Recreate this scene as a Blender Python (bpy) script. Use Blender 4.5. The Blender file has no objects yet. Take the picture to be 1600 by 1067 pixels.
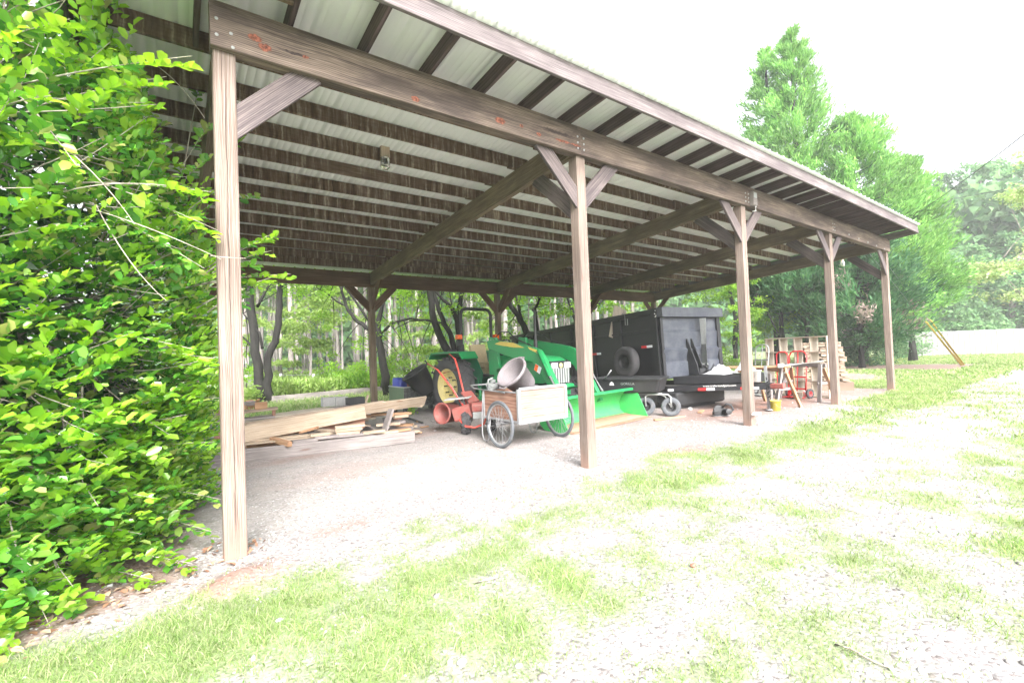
import bpy, math, random
import numpy as np
from mathutils import Vector, Matrix
random.seed(7)
RN = np.random.RandomState(11)
sc = bpy.context.scene
COL = sc.collection
R = math.radians

# ------------------------------------------------------------------ camera
FPX = 716.7
CAM = Vector((-0.3207, -3.9694, 1.4095))
YAW, PIT, ROL = 0.6315, 0.0219, 0.0376
_F = Vector((math.sin(YAW)*math.cos(PIT), math.cos(YAW)*math.cos(PIT), math.sin(PIT)))
_R = Vector((math.cos(YAW), -math.sin(YAW), 0))
_U = _R.cross(_F)
_c, _s = math.cos(ROL), math.sin(ROL)
RT = _R*_c - _U*_s
UP = _R*_s + _U*_c
cd = bpy.data.cameras.new('camera')
cam = bpy.data.objects.new('camera', cd)
COL.objects.link(cam)
cam.matrix_world = Matrix(((RT.x, UP.x, -_F.x, CAM.x), (RT.y, UP.y, -_F.y, CAM.y), (RT.z, UP.z, -_F.z, CAM.z), (0, 0, 0, 1)))
cd.sensor_width = 36
cd.lens = 36*FPX/1600
cd.clip_start = .05
cd.clip_end = 2000
sc.camera = cam

def ray(u, v):
    return _F + RT*((u-800)/FPX) + UP*(-(v-533.5)/FPX)
def at_d(u, v, d): return CAM + ray(u, v)*d
def at_y(u, v, y):
    r = ray(u, v); return CAM + r*((y-CAM.y)/r.y)
def at_x(u, v, x):
    r = ray(u, v); return CAM + r*((x-CAM.x)/r.x)
def at_z(u, v, z=0.0):
    r = ray(u, v); return CAM + r*((z-CAM.z)/r.z)

# ------------------------------------------------------------------ noise on arrays
def vnoise(x, y, s=1.0, seed=0):
    x = np.asarray(x, float)*s + 1000; y = np.asarray(y, float)*s + 1000
    xi = np.floor(x).astype(np.int64); yi = np.floor(y).astype(np.int64)
    fx = x-xi; fy = y-yi
    fx = fx*fx*(3-2*fx); fy = fy*fy*(3-2*fy)
    def h(a, b):
        n = (a*374761393 + b*668265263 + seed*1442695041) & 0xffffffff
        n = ((n ^ (n >> 13))*1274126177) & 0xffffffff
        return ((n ^ (n >> 16)) & 0xffff)/65535.0
    return (h(xi, yi)*(1-fx)+h(xi+1, yi)*fx)*(1-fy)+(h(xi, yi+1)*(1-fx)+h(xi+1, yi+1)*fx)*fy
def fbm(x, y, s=1.0, seed=0, o=3):
    a = 0; w = 1; t = 0
    for i in range(o):
        a = a + w*vnoise(x, y, s*2**i, seed+i*17); t += w; w *= .5
    return a/t
def sst(a, b, x):
    t = np.clip((x-a)/(b-a), 0, 1); return t*t*(3-2*t)

# ------------------------------------------------------------------ materials
def newmat(name):
    m = bpy.data.materials.new(name); m.use_nodes = True
    nt = m.node_tree; nt.nodes.clear()
    o = nt.nodes.new('ShaderNodeOutputMaterial')
    p = nt.nodes.new('ShaderNodeBsdfPrincipled')
    nt.links.new(p.outputs[0], o.inputs[0])
    return m, nt, p, o
class G:
    """small helper round a node tree"""
    def __init__(s, nt): s.nt = nt
    def n(s, t, **k):
        x = s.nt.nodes.new(t)
        for a, b in k.items(): setattr(x, a, b)
        return x
    def put(s, sock, v):
        if hasattr(v, 'is_output') or isinstance(v, bpy.types.NodeSocket): s.nt.links.new(v, sock)
        else: sock.default_value = v
    def math(s, op, a, b=0.0, c=0.0, clamp=False):
        x = s.n('ShaderNodeMath', operation=op, use_clamp=clamp)
        s.put(x.inputs[0], a); s.put(x.inputs[1], b); s.put(x.inputs[2], c)
        return x.outputs[0]
    def noise(s, vec, scale=5, detail=3, rough=.55, dist=0, dim='3D'):
        x = s.n('ShaderNodeTexNoise', noise_dimensions=dim)
        if vec is not None: s.put(x.inputs['Vector'], vec)
        x.inputs['Scale'].default_value = scale; x.inputs['Detail'].default_value = detail
        x.inputs['Roughness'].default_value = rough; x.inputs['Distortion'].default_value = dist
        return x.outputs['Fac']
    def vor(s, vec, scale=5, feat='F1', out='Distance'):
        x = s.n('ShaderNodeTexVoronoi', feature=feat)
        if vec is not None: s.put(x.inputs['Vector'], vec)
        x.inputs['Scale'].default_value = scale
        return x.outputs[out]
    def map(s, vec, sc_=(1, 1, 1), loc=(0, 0, 0)):
        x = s.n('ShaderNodeMapping'); s.put(x.inputs['Vector'], vec)
        x.inputs['Scale'].default_value = sc_; x.inputs['Location'].default_value = loc
        return x.outputs[0]
    def ramp(s, f, stops):
        x = s.n('ShaderNodeValToRGB'); s.put(x.inputs[0], f)
        e = x.color_ramp.elements
        while len(e) < len(stops): e.new(0.5)
        for i, (p_, c_) in enumerate(stops):
            e[i].position = p_; e[i].color = tuple(c_)+(1,) if not isinstance(c_, (int, float)) else (c_, c_, c_, 1)
        return x.outputs[0]
    def mix(s, f, a, b, mode='MIX'):
        x = s.n('ShaderNodeMix', data_type='RGBA', blend_type=mode)
        s.put(x.inputs[0], f)
        for sock, v in ((x.inputs[6], a), (x.inputs[7], b)):
            if isinstance(v, tuple): sock.default_value = v if len(v) == 4 else v+(1,)
            else: s.nt.links.new(v, sock)
        return x.outputs[2]
    def bump(s, h, strength=.3, dist=.01):
        x = s.n('ShaderNodeBump'); s.put(x.inputs['Height'], h)
        x.inputs['Strength'].default_value = strength; x.inputs['Distance'].default_value = dist
        return x.outputs[0]
    def tc(s, k='Object'): return s.n('ShaderNodeTexCoord').outputs[k]
    def geo(s, k): return s.n('ShaderNodeNewGeometry').outputs[k]

def mat_paint(name, col, rough=.45, metal=0, dirt=.25, dcol=(.25, .2, .16), bump=.05, scale=6, spec=.5):
    m, nt, p, o = newmat(name); g = G(nt)
    v = g.tc()
    n1 = g.noise(v, scale, 5, .65); n2 = g.noise(v, scale*7, 3)
    f = g.ramp(n1, [(.42, 0.0), (.75, 1.0)])
    f2 = g.math('MULTIPLY', f, dirt)
    var = g.ramp(n2, [(.3, .85), (.7, 1.1)])
    base = g.mix(1.0, col, var, 'MULTIPLY')
    c = g.mix(f2, base, dcol)
    g.put(p.inputs['Base Color'], c)
    rr = g.math('ADD', g.math('MULTIPLY', n1, .35), rough-.15)
    g.put(p.inputs['Roughness'], rr)
    p.inputs['Metallic'].default_value = metal
    p.inputs['Specular IOR Level'].default_value = spec
    g.put(p.inputs['Normal'], g.bump(n2, bump*3, .004))
    return m

def mat_wood(name, dark, mid, light, grain=34, knots=0.0, crack=0.0, stain=0.0, stain_col=(.05, .035, .03), rough=.85, knotcol=(.12, .04, .02), bump=.5):
    m, nt, p, o = newmat(name); g = G(nt)
    uv = g.n('ShaderNodeUVMap').outputs[0]
    dv = g.noise(g.map(uv, (1.6, 3, 1)), 1, 2)
    su = g.n('ShaderNodeSeparateXYZ'); g.put(su.inputs[0], uv)
    cu = g.n('ShaderNodeCombineXYZ')
    g.put(cu.inputs[0], su.outputs[0]); g.put(cu.inputs[1], g.math('ADD', su.outputs[1], g.math('MULTIPLY', dv, .035)))
    gv = cu.outputs[0]
    n1 = g.noise(g.map(gv, (1.5, grain, 1)), 1, 5, .6)
    n2 = g.noise(g.map(gv, (4, grain*3.2, 1)), 1, 3, .6)
    n3 = g.noise(g.map(uv, (1.2, 2.5, 1), (7, 3, 0)), 1, 3)
    wv = g.n('ShaderNodeTexWave', wave_type='BANDS', bands_direction='Y')
    g.put(wv.inputs['Vector'], g.map(gv, (.35, 1, 1))); wv.inputs['Scale'].default_value = grain*.35
    wv.inputs['Distortion'].default_value = 3.5; wv.inputs['Detail'].default_value = 2; wv.inputs['Detail Scale'].default_value = .8
    f = g.math('ADD', g.math('MULTIPLY', n1, .84), g.math('MULTIPLY', wv.outputs['Fac'], .16))
    c = g.ramp(f, [(.30, dark), (.47, mid), (.68, light)])
    isl = g.geo('Random Per Island')
    c = g.mix(1.0, c, g.ramp(isl, [(0, .82), (1, 1.12)]), 'MULTIPLY')
    c = g.mix(1.0, c, g.ramp(n2, [(.3, .72), (.65, 1.08)]), 'MULTIPLY')
    c = g.mix(1.0, c, g.ramp(n3, [(.35, .8), (.7, 1.15)]), 'MULTIPLY')
    h = g.math('ADD', n1, g.math('MULTIPLY', n2, .5))
    if stain:
        sn = g.noise(g.map(uv, (1.0, 4, 1), (3, 9, 0)), 1, 5, .65)
        c = g.mix(g.math('MULTIPLY', g.ramp(sn, [(.40, 0.0), (.60, 1.0)]), stain), c, stain_col)
    if knots:
        kd = g.vor(g.map(gv, (1.1, 5.5, 1)), 1.0)
        k = g.ramp(kd, [(.05, 1.0), (.11, 0.0)])
        c = g.mix(g.math('MULTIPLY', k, knots), c, knotcol)
    if crack:
        cn = g.noise(g.map(uv, (1.4, .01, 1)), 1, 4, .7)
        off = g.math('ADD', g.math('MULTIPLY', g.math('SUBTRACT', cn, .5), .035), .065)
        pm = g.math('MODULO', g.math('ADD', su.outputs[1], 10.0), .2)   # position across each pair of faces
        d = g.math('ABSOLUTE', g.math('SUBTRACT', pm, off))
        on = g.ramp(g.noise(g.map(uv, (.7, .01, 1), (5, 0, 0)), 1, 1), [(.42, 0.0), (.5, 1.0)])
        k = g.math('MULTIPLY', g.ramp(d, [(.0012, 1.0), (.004, 0.0)]), on)
        c = g.mix(g.math('MULTIPLY', k, crack), c, (.04, .025, .02))
        h = g.math('SUBTRACT', h, g.math('MULTIPLY', k, 2.0))
    g.put(p.inputs['Base Color'], c)
    p.inputs['Roughness'].default_value = rough
    p.inputs['Specular IOR Level'].default_value = .25
    g.put(p.inputs['Normal'], g.bump(h, bump, .004))
    return m

def mat_leaf(name, cols, rough=.4, trans=.35, tcol=None, clump=1.2, spec=.5, vary=.35):
    m, nt, p, o = newmat(name); g = G(nt)
    isl = g.geo('Random Per Island')
    c = g.ramp(isl, [(i/(len(cols)-1), k) for i, k in enumerate(cols)])
    n = g.noise(g.geo('Position'), clump, 3)
    c = g.mix(1.0, c, g.ramp(n, [(.3, 1-vary), (.7, 1+vary)]), 'MULTIPLY')
    g.put(p.inputs['Base Color'], c)
    p.inputs['Roughness'].default_value = rough
    p.inputs['Specular IOR Level'].default_value = spec
    t = g.n('ShaderNodeBsdfTranslucent')
    hs = g.n('ShaderNodeHueSaturation'); g.put(hs.inputs['Color'], c)
    hs.inputs['Hue'].default_value = .485; hs.inputs['Value'].default_value = 1.5; hs.inputs['Saturation'].default_value = 1.05
    g.put(t.inputs[0], hs.outputs[0])
    mx = g.n('ShaderNodeMixShader'); mx.inputs[0].default_value = trans
    nt.links.new(p.outputs[0], mx.inputs[1]); nt.links.new(t.outputs[0], mx.inputs[2])
    nt.links.new(mx.outputs[0], o.inputs[0])
    return m

M = {}
M['post'] = mat_wood('post_wood', (.095, .066, .055), (.215, .162, .138), (.33, .27, .24), 85, knots=.8, crack=1.0)
M['beam'] = mat_wood('beam_wood', (.075, .055, .048), (.19, .145, .12), (.32, .25, .21), 60, stain=.75, stain_col=(.055, .042, .042), knots=.0)
M['brace'] = mat_wood('brace_wood', (.06, .048, .05), (.15, .12, .12), (.27, .225, .215), 70, stain=.6, stain_col=(.05, .042, .05))
M['rafter'] = mat_wood('rafter_wood', (.10, .075, .05), (.20, .15, .105), (.31, .245, .18), 60, stain=.5, stain_col=(.06, .05, .04))
M['fascia'] = mat_wood('fascia_wood', (.085, .07, .075), (.17, .145, .15), (.30, .265, .26), 70, stain=.5, stain_col=(.07, .055, .06))
M['outrig'] = mat_wood('outrigger_wood', (.05, .034, .04), (.105, .072, .078), (.17, .125, .125), 26, stain=.3)
M['backbeam'] = mat_wood('back_beam_wood', (.07, .042, .028), (.15, .09, .06), (.23, .15, .105), 60, stain=.4)
M['new'] = mat_wood('fresh_lumber', (.34, .25, .175), (.49, .385, .29), (.60, .50, .40), 60, knots=.7, bump=.25, knotcol=(.22, .09, .04))
M['newgrey'] = mat_wood('greyed_lumber', (.17, .145, .14), (.27, .24, .235), (.37, .335, .325), 60, knots=.5, bump=.3)
M['redwood'] = mat_wood('orange_lumber', (.30, .15, .08), (.45, .26, .15), (.58, .38, .25), 50, knots=.5, bump=.25)
M['pallet'] = mat_wood('pallet_wood', (.22, .16, .12), (.40, .31, .24), (.55, .45, .36), 60)
M['ply'] = mat_wood('plywood', (.27, .155, .12), (.40, .27, .215), (.49, .37, .31), 26, bump=.15)
M['plyside'] = mat_wood('brown_plywood', (.20, .10, .07), (.33, .18, .13), (.42, .26, .19), 16, bump=.15)
M['cubby'] = mat_wood('cubby_wood', (.38, .31, .24), (.50, .43, .35), (.60, .54, .46), 50, bump=.2)
M['green'] = mat_paint('green_paint', (.015, .27, .085), .35, dirt=.18, dcol=(.12, .16, .09))
M['dgreen'] = mat_paint('dark_green_paint', (.012, .13, .06), .4, dirt=.3, dcol=(.1, .12, .08))
M['bucket'] = mat_paint('bucket_green_paint', (.05, .42, .11), .45, dirt=.15, dcol=(.3, .25, .15))
M['bucketworn'] = mat_paint('worn_bucket_steel', (.30, .165, .11), .7, dirt=.5, dcol=(.36, .29, .25), scale=9)
M['yellow'] = mat_paint('yellow_paint', (.68, .52, .10), .4, dirt=.25, dcol=(.4, .33, .2))
M['ypale'] = mat_paint('pale_yellow_paint', (.78, .66, .28), .5, dirt=.4, dcol=(.4, .33, .2))
M['rubber'] = mat_paint('tyre_rubber', (.05, .05, .055), .75, dirt=.4, dcol=(.13, .12, .12), scale=9, bump=.15)
M['rubberg'] = mat_paint('grey_tyre_rubber', (.09, .10, .115), .7, dirt=.4, dcol=(.2, .19, .18), scale=12)
M['black'] = mat_paint('black_metal', (.018, .019, .022), .5, dirt=.3, dcol=(.07, .07, .075))
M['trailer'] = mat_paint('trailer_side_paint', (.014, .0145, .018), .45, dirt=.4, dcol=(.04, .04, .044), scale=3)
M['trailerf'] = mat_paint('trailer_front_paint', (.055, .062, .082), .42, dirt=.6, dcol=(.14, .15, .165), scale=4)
M['plastic'] = mat_paint('black_plastic', (.02, .021, .024), .5, dirt=.2, dcol=(.08, .08, .08), bump=.1)
M['steel'] = mat_paint('galvanised_steel', (.38, .39, .41), .45, metal=.5, dirt=.3, dcol=(.5, .48, .46), scale=14)
M['greysteel'] = mat_paint('grey_painted_steel', (.36, .38, .38), .45, dirt=.3, dcol=(.3, .28, .26))
M['red'] = mat_paint('red_paint', (.62, .07, .05), .45, dirt=.25, dcol=(.45, .25, .2), scale=12)
M['redfade'] = mat_paint('faded_red_paint', (.30, .07, .06), .6, dirt=.8, dcol=(.24, .155, .13), scale=14)
M['redhand'] = mat_paint('bright_red_paint', (.75, .03, .035), .4, dirt=.1)
M['tub'] = mat_paint('grey_tub_plastic', (.22, .195, .21), .6, dirt=.5, dcol=(.16, .135, .13), scale=7)
M['beige'] = mat_paint('beige_vinyl', (.52, .42, .25), .6, dirt=.4, dcol=(.35, .28, .2))
M['orange'] = mat_paint('orange_lens', (.85, .13, .01), .25, dirt=.05)
M['white'] = mat_paint('white_paint', (.78, .78, .77), .45, dirt=.2, dcol=(.5, .48, .44))
M['blue'] = mat_paint('blue_plastic', (.02, .05, .42), .4, dirt=.15)
M['boxgreen'] = mat_paint('olive_green_paint', (.10, .17, .09), .6, dirt=.4, dcol=(.2, .2, .15))
M['blackw'] = mat_paint('scuffed_black_panel', (.02, .022, .022), .6, dirt=.7, dcol=(.16, .17, .17), scale=20)
M['maroon'] = mat_paint('maroon_panel', (.30, .08, .08), .6, dirt=.4)
M['brick'] = mat_paint('red_brick', (.30, .11, .075), .85, dirt=.6, dcol=(.36, .24, .2), scale=14, bump=.3)
M['brickp'] = mat_paint('pale_block', (.52, .46, .40), .85, dirt=.6, dcol=(.36, .3, .26), scale=14, bump=.3)
M['lens'] = mat_paint('headlamp_lens', (.75, .77, .78), .15, dirt=.1)
M['ybucket'] = mat_paint('yellow_plastic', (.80, .72, .12), .45, dirt=.15)
M['concrete'] = mat_paint('grey_concrete', (.42, .42, .42), .9, dirt=.5, dcol=(.3, .29, .28), scale=10, bump=.3)
M['refl_w'] = mat_paint('white_reflector', (.72, .74, .78), .3, dirt=.1)
M['refl_r'] = mat_paint('red_reflector', (.72, .03, .03), .3, dirt=.05)
M['cloth'] = mat_paint('pale_plastic_sheet', (.62, .64, .66), .4, dirt=.2)
M['cable'] = mat_paint('cable_sheath', (.05, .05, .06), .6, dirt=.1)
M['guard'] = mat_paint('yellow_guard_plastic', (.85, .68, .12), .5, dirt=.1)
M['terracotta'] = mat_paint('terracotta', (.45, .2, .12), .8, dirt=.4)

# front beam: dark weathering plus the orange-red knots that stand where the photograph shows them
def mat_front_beam():
    m = M['beam'].copy(); m.name = 'front_beam_wood'; g = G(m.node_tree)
    p = [n for n in m.node_tree.nodes if n.type == 'BSDF_PRINCIPLED'][0]
    src = p.inputs['Base Color'].links[0].from_socket
    pos = g.geo('Position')
    w = g.noise(pos, 22, 3, .6)
    ws = g.n('ShaderNodeVectorMath', operation='SCALE'); cw = g.n('ShaderNodeCombineXYZ')
    g.put(cw.inputs[0], g.math('SUBTRACT', w, .5)); g.put(cw.inputs[2], g.math('SUBTRACT', g.noise(pos, 31, 2), .5))
    g.put(ws.inputs[0], cw.outputs[0]); ws.inputs['Scale'].default_value = .035
    ad = g.n('ShaderNodeVectorMath', operation='ADD'); g.put(ad.inputs[0], pos); g.put(ad.inputs[1], ws.outputs[0])
    def ell(K, r):
        a = g.n('ShaderNodeVectorMath', operation='SUBTRACT'); g.put(a.inputs[0], ad.outputs[0]); a.inputs[1].default_value = K
        b = g.n('ShaderNodeVectorMath', operation='MULTIPLY'); g.put(b.inputs[0], a.outputs[0]); b.inputs[1].default_value = (1/r[0], 0, 1/r[1])
        l = g.n('ShaderNodeVectorMath', operation='LENGTH'); g.put(l.inputs[0], b.outputs[0]); return l.outputs['Value']
    col = src
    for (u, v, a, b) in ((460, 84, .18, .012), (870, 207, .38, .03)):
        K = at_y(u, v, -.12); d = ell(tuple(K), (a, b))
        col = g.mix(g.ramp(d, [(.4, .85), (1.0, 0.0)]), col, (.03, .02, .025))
    for (u, v, a, b) in ((398, 60, .040, .020), (414, 75, .034, .022), (478, 90, .020, .009), (650, 155, .035, .018), (782, 189, .05, .024), (815, 197, .02, .012), (842, 210, .03, .014), (880, 221, .10, .010), (900, 227, .07, .008)):
        K = at_y(u, v, -.12)
        d = ell(tuple(K), (a*1.35, b*1.45))
        col = g.mix(g.ramp(d, [(.8, 1.0), (1.5, 0.0)]), col, (.045, .022, .02))
        ring = g.math('MULTIPLY', g.ramp(d, [(.2, .35), (.5, 1.0), (.8, .9), (1.0, 0.0)]), g.ramp(g.noise(pos, 45, 3, .7), [(.35, .2), (.6, 1.0)]))
        col = g.mix(ring, col, (.36, .125, .08))
    g.put(p.inputs['Base Color'], col)
    return m
M['fbeam'] = mat_front_beam()
def soil_stain(m):
    g = G(m.node_tree); p = [n for n in m.node_tree.nodes if n.type == 'BSDF_PRINCIPLED'][0]
    src = p.inputs['Base Color'].links[0].from_socket; pos = g.geo('Position')
    z = g.n('ShaderNodeSeparateXYZ'); g.put(z.inputs[0], pos)
    f = g.math('ADD', z.outputs[2], g.math('MULTIPLY', g.math('SUBTRACT', g.noise(pos, 14, 4, .7), .5), .35))
    c = g.mix(g.ramp(f, [(.0, .8), (.09, .45), (.28, 0.0)]), src, (.30, .19, .15))
    g.put(p.inputs['Base Color'], c)
soil_stain(M['post'])

# joists: brown boards with the pale and dark run-off streaks under the roofing ribs
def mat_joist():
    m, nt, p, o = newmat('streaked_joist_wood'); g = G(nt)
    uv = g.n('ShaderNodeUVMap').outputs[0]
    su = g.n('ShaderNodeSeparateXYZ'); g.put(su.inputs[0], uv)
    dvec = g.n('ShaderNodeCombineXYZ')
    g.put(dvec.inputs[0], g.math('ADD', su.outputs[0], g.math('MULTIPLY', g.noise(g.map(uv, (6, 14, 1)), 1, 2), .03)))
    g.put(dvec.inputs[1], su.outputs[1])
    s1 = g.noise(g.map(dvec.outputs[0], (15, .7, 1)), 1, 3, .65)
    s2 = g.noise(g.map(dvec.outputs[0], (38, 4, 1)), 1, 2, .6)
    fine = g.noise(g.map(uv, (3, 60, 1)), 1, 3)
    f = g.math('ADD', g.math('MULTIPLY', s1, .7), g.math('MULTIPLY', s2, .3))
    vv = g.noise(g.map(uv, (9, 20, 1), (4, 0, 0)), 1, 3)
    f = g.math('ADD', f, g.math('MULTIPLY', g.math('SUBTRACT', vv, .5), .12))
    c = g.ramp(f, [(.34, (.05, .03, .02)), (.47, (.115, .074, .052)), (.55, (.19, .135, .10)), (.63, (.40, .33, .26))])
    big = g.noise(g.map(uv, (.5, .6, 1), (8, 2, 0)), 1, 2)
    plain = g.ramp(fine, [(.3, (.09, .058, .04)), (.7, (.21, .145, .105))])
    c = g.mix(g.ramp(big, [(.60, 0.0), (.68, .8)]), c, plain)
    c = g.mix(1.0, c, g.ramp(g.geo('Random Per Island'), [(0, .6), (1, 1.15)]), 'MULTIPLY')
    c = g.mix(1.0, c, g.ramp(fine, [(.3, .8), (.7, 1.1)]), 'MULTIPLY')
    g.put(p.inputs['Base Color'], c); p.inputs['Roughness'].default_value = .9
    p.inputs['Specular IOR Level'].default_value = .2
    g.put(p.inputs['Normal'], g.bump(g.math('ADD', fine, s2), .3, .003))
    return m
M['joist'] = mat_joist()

def mat_sheet():
    m, nt, p, o = newmat('painted_steel_sheet'); g = G(nt)
    n = g.noise(g.map(g.tc(), (1.5, .3, 1)), 1, 4)
    c = g.ramp(n, [(.3, (.78, .80, .80)), (.7, (.83, .85, .85))])
    g.put(p.inputs['Base Color'], c); p.inputs['Roughness'].default_value = .5
    return m
M['sheet'] = mat_sheet()
def mat_fence_sheet():
    m, nt, p, o = newmat('fence_steel_sheet'); g = G(nt)
    n = g.noise(g.map(g.tc(), (.6, .6, 2)), 1, 4)
    c = g.ramp(n, [(.3, (.19, .185, .185)), (.7, (.245, .24, .24))])
    g.put(p.inputs['Base Color'], c); p.inputs['Roughness'].default_value = .6
    return m
M['fsheet'] = mat_fence_sheet()
def mat_bark(name, a, b, sc_=8):
    m, nt, p, o = newmat(name); g = G(nt)
    v = g.geo('Position')
    n = g.noise(g.map(v, (sc_, sc_, sc_*.25)), 1, 5, .65)
    c = g.ramp(n, [(.35, a), (.68, b)])
    g.put(p.inputs['Base Color'], c); p.inputs['Roughness'].default_value = .9
    g.put(p.inputs['Normal'], g.bump(n, .8, .03))
    return m
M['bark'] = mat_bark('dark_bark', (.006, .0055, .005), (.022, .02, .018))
M['barkpine'] = mat_bark('pine_bark', (.22, .185, .18), (.40, .36, .36), 4)
M['barkgrey'] = mat_bark('grey_bark', (.18, .15, .13), (.34, .30, .27))
M['twig'] = mat_bark('pale_twig_bark', (.24, .21, .17), (.48, .43, .37), 20)
M['holly'] = mat_leaf('holly_leaf', [(.04, .17, .025), (.08, .27, .035), (.13, .35, .04), (.20, .43, .06), (.34, .36, .12)], .17, .3, clump=2.2, vary=.35, spec=.9)
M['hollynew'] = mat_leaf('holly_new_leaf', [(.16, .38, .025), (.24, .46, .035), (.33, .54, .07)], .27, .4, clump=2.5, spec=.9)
M['hollyin'] = mat_leaf('holly_leaf_painted_shade', [(.012, .06, .012), (.03, .11, .018)], .4, .2)  # darker copy of the holly leaf, interior shade painted into its colour
M['mapleleaf'] = mat_leaf('bright_tree_leaf', [(.13, .28, .03), (.20, .38, .045), (.30, .47, .07)], .5, .55, clump=.7)
M['underleaf'] = mat_leaf('understorey_leaf', [(.18, .30, .07), (.26, .38, .10), (.34, .45, .15)], .5, .5, clump=.5)
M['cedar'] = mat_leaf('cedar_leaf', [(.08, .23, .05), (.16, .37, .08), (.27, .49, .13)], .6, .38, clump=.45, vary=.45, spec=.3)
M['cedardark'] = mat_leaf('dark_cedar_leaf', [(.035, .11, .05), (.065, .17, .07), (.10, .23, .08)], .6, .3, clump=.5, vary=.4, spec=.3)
M['brownleaf'] = mat_leaf('dead_cedar_leaf', [(.22, .16, .14), (.32, .25, .22), (.42, .34, .31)], .8, .2, clump=.8)
M['farleaf'] = mat_leaf('forest_leaf', [(.10, .22, .10), (.15, .30, .13), (.22, .38, .16)], .6, .4, clump=.16, vary=.5, spec=.3)
M['pineleaf'] = mat_leaf('pine_needle', [(.06, .13, .04), (.10, .19, .06), (.14, .25, .08)], .6, .3, clump=.2, spec=.3)
M['dogleaf'] = mat_leaf('pale_tree_leaf', [(.22, .34, .12), (.34, .46, .18), (.5, .56, .33)], .5, .45, clump=1)
M['grass'] = mat_leaf('grass_blade', [(.13, .24, .06), (.20, .31, .09), (.30, .37, .15), (.42, .42, .28)], .6, .35, clump=1.4, vary=.22, spec=.2)
M['deadleaf'] = mat_leaf('dead_leaf', [(.20, .10, .06), (.34, .2, .13), (.5, .38, .29)], .8, .1, clump=3)

def mat_stone():
    m, nt, p, o = newmat('white_stone'); g = G(nt)
    i = g.geo('Random Per Island')
    c = g.ramp(i, [(0, (.22, .20, .19)), (.35, (.34, .33, .325)), (.9, (.54, .535, .54)), (1, (.20, .155, .14))])
    c = g.mix(1.0, c, g.ramp(g.noise(g.tc(), 40, 3), [(.3, .85), (.7, 1.08)]), 'MULTIPLY')
    g.put(p.inputs['Base Color'], c); p.inputs['Roughness'].default_value = .9
    return m
M['stone'] = mat_stone()

def mat_ground():
    m, nt, p, o = newmat('gravel_and_grass_ground'); g = G(nt)
    pos = g.geo('Position')
    def att(n):
        a = g.n('ShaderNodeAttribute'); a.attribute_name = n; return a.outputs['Fac']
    mg, md, ms = att('grass'), att('dirt'), att('sand')
    v1 = g.n('ShaderNodeTexVoronoi'); g.put(v1.inputs['Vector'], pos); v1.inputs['Scale'].default_value = 48
    v2 = g.n('ShaderNodeTexVoronoi'); g.put(v2.inputs['Vector'], pos); v2.inputs['Scale'].default_value = 75
    sp = g.n('ShaderNodeSeparateColor'); g.put(sp.inputs[0], v1.outputs['Color'])
    n1 = g.noise(pos, 3.5, 5, .6); n2 = g.noise(pos, 55, 4, .7); n3 = g.noise(pos, .7, 3)
    gc = g.ramp(sp.outputs[0], [(0, (.17, .15, .145)), (.3, (.25, .237, .235)), (.8, (.33, .32, .325)), (1, (.46, .46, .46))])
    gap = g.ramp(v1.outputs['Distance'], [(.45, 1.0), (.85, .80)])
    gc = g.mix(1.0, gc, gap, 'MULTIPLY')
    dust = g.ramp(n2, [(.3, (.21, .192, .188)), (.7, (.31, .292, .288))])
    stones = g.ramp(g.math('ADD', g.math('MULTIPLY', sp.outputs[1], .5), g.math('MULTIPLY', n1, .6)), [(.45, 0.0), (.56, 1.0)])
    c = g.mix(stones, dust, gc)
    sandc = g.ramp(n2, [(.3, (.30, .27, .26)), (.7, (.42, .385, .375))])
    sf = g.math('MULTIPLY', ms, g.ramp(g.math('ADD', n1, g.math('MULTIPLY', sp.outputs[2], .2)), [(.40, 1.0), (.72, .25)]))
    c = g.mix(sf, c, sandc)
    dirtc = g.ramp(g.noise(pos, 30, 4, .7), [(.3, (.20, .10, .07)), (.7, (.31, .175, .135))])
    df = g.math('MULTIPLY', md, g.ramp(n1, [(.30, 1.0), (.75, .45)]))
    c = g.mix(df, c, dirtc)
    grc = g.ramp(g.noise(pos, 60, 3, .7), [(.3, (.12, .18, .055)), (.55, (.20, .27, .10)), (.75, (.30, .31, .20))])
    gf = g.math('MULTIPLY', mg, g.ramp(g.math('ADD', g.math('MULTIPLY', g.noise(pos, 14, 4, .7), .6), g.math('MULTIPLY', mg, .45)), [(.40, 0.0), (.62, .9)]))
    c = g.mix(gf, c, grc)
    g.put(p.inputs['Base Color'], c); p.inputs['Roughness'].default_value = .95
    p.inputs['Specular IOR Level'].default_value = .15
    h = g.math('ADD', g.math('MULTIPLY', g.math('SUBTRACT', 1.0, v1.outputs['Distance']), stones), g.math('MULTIPLY', n2, .5))
    g.put(p.inputs['Normal'], g.bump(h, .7, .012))
    return m
M['ground'] = mat_ground()

def mat_glass():
    m, nt, p, o = newmat('clear_glass')
    p.inputs['Transmission Weight'].default_value = .9; p.inputs['Roughness'].default_value = .08
    p.inputs['Base Color'].default_value = (.95, .97, .97, 1)
    return m
M['glass'] = mat_glass()

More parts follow.
